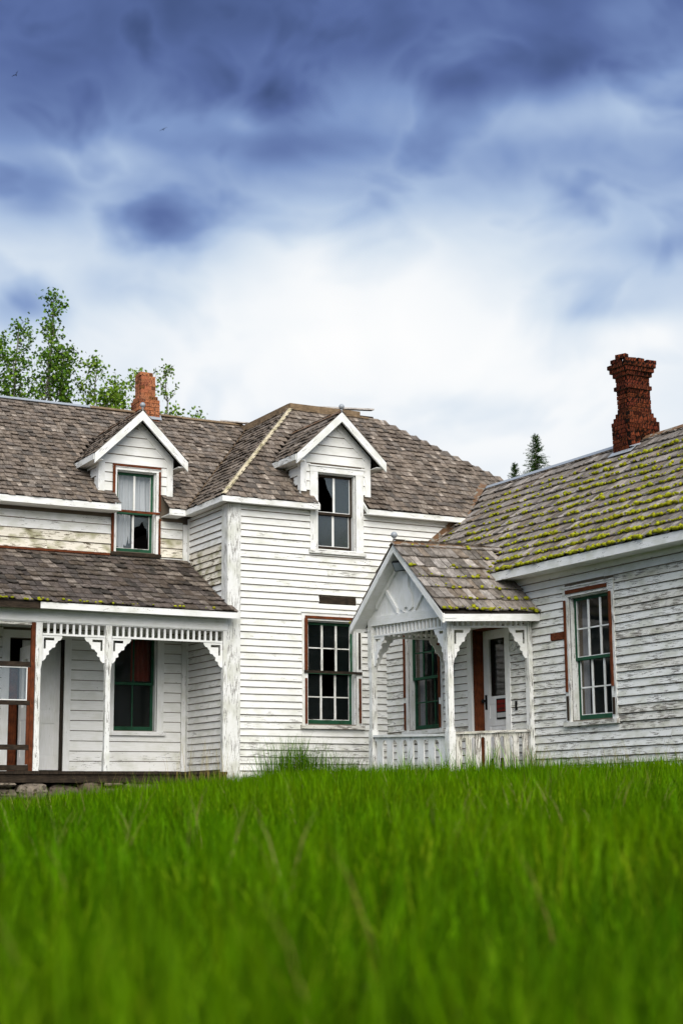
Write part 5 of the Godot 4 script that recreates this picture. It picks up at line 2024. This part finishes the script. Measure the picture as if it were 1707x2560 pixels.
func _ready() -> void:
	rng.seed = 20240
	terrain_noise.seed = 3
	terrain_noise.frequency = 0.12
	# camera
	var cam := Camera3D.new()
	cam.name = "camera"
	add_child(cam)
	cam.fov = 35.392
	cam.near = 0.1
	cam.far = 2000.0
	cam.transform = Transform3D(Basis(Vector3(0.8786061, -0.00704257, 0.47749526), Vector3(-0.07969969, 0.98370518, 0.16115856), Vector3(-0.47084953, -0.17965112, 0.86372808)).orthonormalized(), CAM)
	var lens := CameraAttributesPhysical.new()
	lens.frustum_focal_length = 56.0
	lens.exposure_aperture = 2.0
	lens.frustum_focus_distance = 26.0
	cam.attributes = lens
	cam.fov = 35.392
	cam.current = true
	# sky and soft sun behind thin cloud
	var env := Environment.new()
	env.background_mode = Environment.BG_SKY
	var sky := Sky.new()
	var pano := PanoramaSkyMaterial.new()
	pano.panorama = ImageTexture.create_from_image(sky_image())
	sky.sky_material = pano
	env.sky = sky
	env.background_energy_multiplier = 0.39
	env.ambient_light_source = Environment.AMBIENT_SOURCE_SKY
	env.tonemap_mode = Environment.TONE_MAPPER_LINEAR
	env.tonemap_exposure = 2.56
	env.sdfgi_enabled = true
	env.ssao_enabled = true
	env.ssil_enabled = true
	var we := WorldEnvironment.new()
	we.name = "world"
	we.environment = env
	add_child(we)
	var sun := DirectionalLight3D.new()
	sun.name = "sun"
	sun.light_energy = 0.5
	sun.light_color = Color(1.0, 0.975, 0.935)
	sun.light_angular_distance = 55.0
	sun.shadow_enabled = true
	add_child(sun)
	sun.look_at_from_position(Vector3(-0.26, 0.60, 0.75) * 50.0, Vector3.ZERO)
	# the place
	make_materials()
	build_ground()
	build_house()
	# things in and on the house
	curtain("white curtain hanging in the upper side wing dormer window", Vector3(-1.34, 5.77, ZL - 0.24), Vector3.RIGHT, 0.70, 0.72, 0.11, M.lace)
	curtain("torn white curtain behind the broken lower pane of the side wing dormer", Vector3(-1.34, 5.10, ZL - 0.26), Vector3.RIGHT, 0.32, 0.66, 0.08, M.lace, 0.25)
	curtain("rust red curtain behind the dark veranda window", Vector3(-0.98, 2.78, ZL - 0.24), Vector3.RIGHT, 0.38, 0.76, 0.1, M.redcloth)
	curtain("grey white curtain at the edge of the window on the peeling wing wall", Vector3(XR + 0.25, 1.86, 5.42), Vector3.BACK, 0.08, 1.75, 0.05, M.greycloth)
	curtain("grey white curtain at the edge of the window beside the entry porch", Vector3(XR + 0.25, 1.90, 0.74), Vector3.BACK, 0.08, 1.75, 0.05, M.greycloth)
	sign_on_door()
	planks()
	build_grass()
	var green := [Color(0.07, 0.15, 0.018), Color(0.11, 0.21, 0.022), Color(0.16, 0.27, 0.03), Color(0.05, 0.11, 0.016)]
	var light := [Color(0.13, 0.24, 0.025), Color(0.19, 0.31, 0.035), Color(0.10, 0.19, 0.02), Color(0.22, 0.32, 0.05)]
	leafy_tree("tall leafy aspen with many stems left of the orange chimney", Vector3(0.3, 0.8, -14.0), [
		[Vector3(0.2, 0, 0), Vector3(1.0, 12.6, 0.3), 0.16, 0.9, 0.52], [Vector3(-0.3, 0, 0.3), Vector3(0.35, 12.0, -0.5), 0.15, 0.9, 0.52], [Vector3(-0.7, 0, -0.2), Vector3(-0.35, 11.3, 0.3), 0.15, 1.0, 0.5],
		[Vector3(0.5, 0, -0.4), Vector3(1.35, 11.3, 0.0), 0.12, 0.85, 0.6], [Vector3(-1.2, 0, 0.4), Vector3(-1.2, 11.6, 0.2), 0.15, 1.0, 0.5], [Vector3(0.3, 0, 0.5), Vector3(0.75, 10.9, 0.6), 0.1, 0.9, 0.6], [Vector3(-0.1, 0, 0.5), Vector3(-0.1, 10.8, 0.6), 0.1, 1.1, 0.6]], 6.5, green)
	leafy_tree("smaller light green aspen right beside the tall one", Vector3(2.5, 0.8, -14.0), [
		[Vector3(0.1, 0, 0), Vector3(0.0, 11.0, 0.2), 0.10, 0.8, 0.62], [Vector3(0.3, 0, 0.2), Vector3(0.6, 10.5, 0.0), 0.08, 0.75, 0.7], [Vector3(0.2, 0, -0.2), Vector3(0.25, 10.2, 0.4), 0.08, 0.85, 0.7]], 8.5, light)
	leafy_tree("sparse young aspen sprigs rising behind the orange chimney", Vector3(4.5, 0.8, -14.0), [
		[Vector3(0.0, 0, 0), Vector3(-0.05, 11.1, 0.2), 0.07, 0.3, 0.82], [Vector3(0.5, 0, 0.2), Vector3(0.85, 10.0, 0.0), 0.06, 0.6, 0.84], [Vector3(-0.3, 0, 0.0), Vector3(-0.7, 10.9, 0.0), 0.06, 0.3, 0.84], [Vector3(-0.5, 0, 0.3), Vector3(-1.0, 9.6, 0.1), 0.06, 0.6, 0.8]], 4.5, light)
	spruce("larger dark spruce tip showing over the wing ridge", Vector3(26.55, 15.5, -28.0), 0.7, 0.42)
	spruce("smaller dark spruce tip left of the larger one", Vector3(25.5, 14.2, -28.0), 0.7, 0.30)
	bird("dark bird with raised wings near the upper left corner of the sky", Vector3(6.709, 30.368, -36.05), 0.75, -0.6, 0.55, 0.26)
	bird("dark bird gliding with level wings, lower and nearer the middle", Vector3(12.731, 28.70, -34.75), 0.52, -0.45, 0.12, 0.26)


func sign_on_door() -> void:
	var o := thing("notice_sign", "red and white notice sign on the white entry door", "sign", Vector3(XR + 0.176, 1.93, 3.33))
	var x := Transform3D(Basis(Vector3.BACK, Vector3.UP, Vector3.LEFT), Vector3.ZERO)
	var b := mb().at(x)
	b.box(Vector3(-0.17, 0, -0.004), Vector3(0.21, 0.33, 0))
	put("backing", b, M.black, o)
	b = mb().at(x)
	b.box(Vector3(-0.155, 0.03, 0.0005), Vector3(0.195, 0.105, 0.002))
	put("white_band", b, flat(Color(0.75, 0.75, 0.74)), o)
	b = mb().at(x)
	b.box(Vector3(-0.15, 0.125, 0.0005), Vector3(0.19, 0.305, 0.002))
	put("red_panel", b, flat(Color(0.46, 0.10, 0.07)), o)
	b = mb().at(x)                                          # two rows of faded dark lettering, no longer legible
	for r in 2:
		var u := -0.13
		while u < 0.15:
			var w := rng.randf_range(0.012, 0.03)
			b.box(Vector3(u, 0.15 + r * 0.08, 0.0022), Vector3(u + w, 0.15 + r * 0.08 + rng.randf_range(0.02, 0.04), 0.003))
			u += w + 0.012
	stuff(put("faded_lettering", b, M.darkwood, o))


func planks() -> void:
	for q in [["thin grey plank lying on the flat deck at its left end", Vector3(2.02, 8.42, -4.85), Vector3(2.72, 8.30, -4.30), 0.022], ["weathered plank sticking out past the main dormer's peak", Vector3(3.10, 8.31, -2.55), Vector3(4.36, 8.42, -2.62), 0.03]]:
		var a: Vector3 = q[1]
		var c: Vector3 = q[2]
		var o := MeshInstance3D.new()
		o.name = "loose_plank"
		var d := (c - a)
		var b := mb()
		var z := d.normalized().cross(Vector3.UP).normalized()
		b.at(Transform3D(Basis(d.normalized(), z.cross(d.normalized()), z), Vector3.ZERO))
		b.box(Vector3(0, 0, -0.06), Vector3(d.length(), q[3], 0.06))
		o.mesh = b.mesh()
		o.material_override = M.shingle
		b.col = Color(0.3, 0.3, 0.3)
		add_child(o, true)
		o.position = a
		tag(o, q[0], "plank", "planks left on the roof deck")
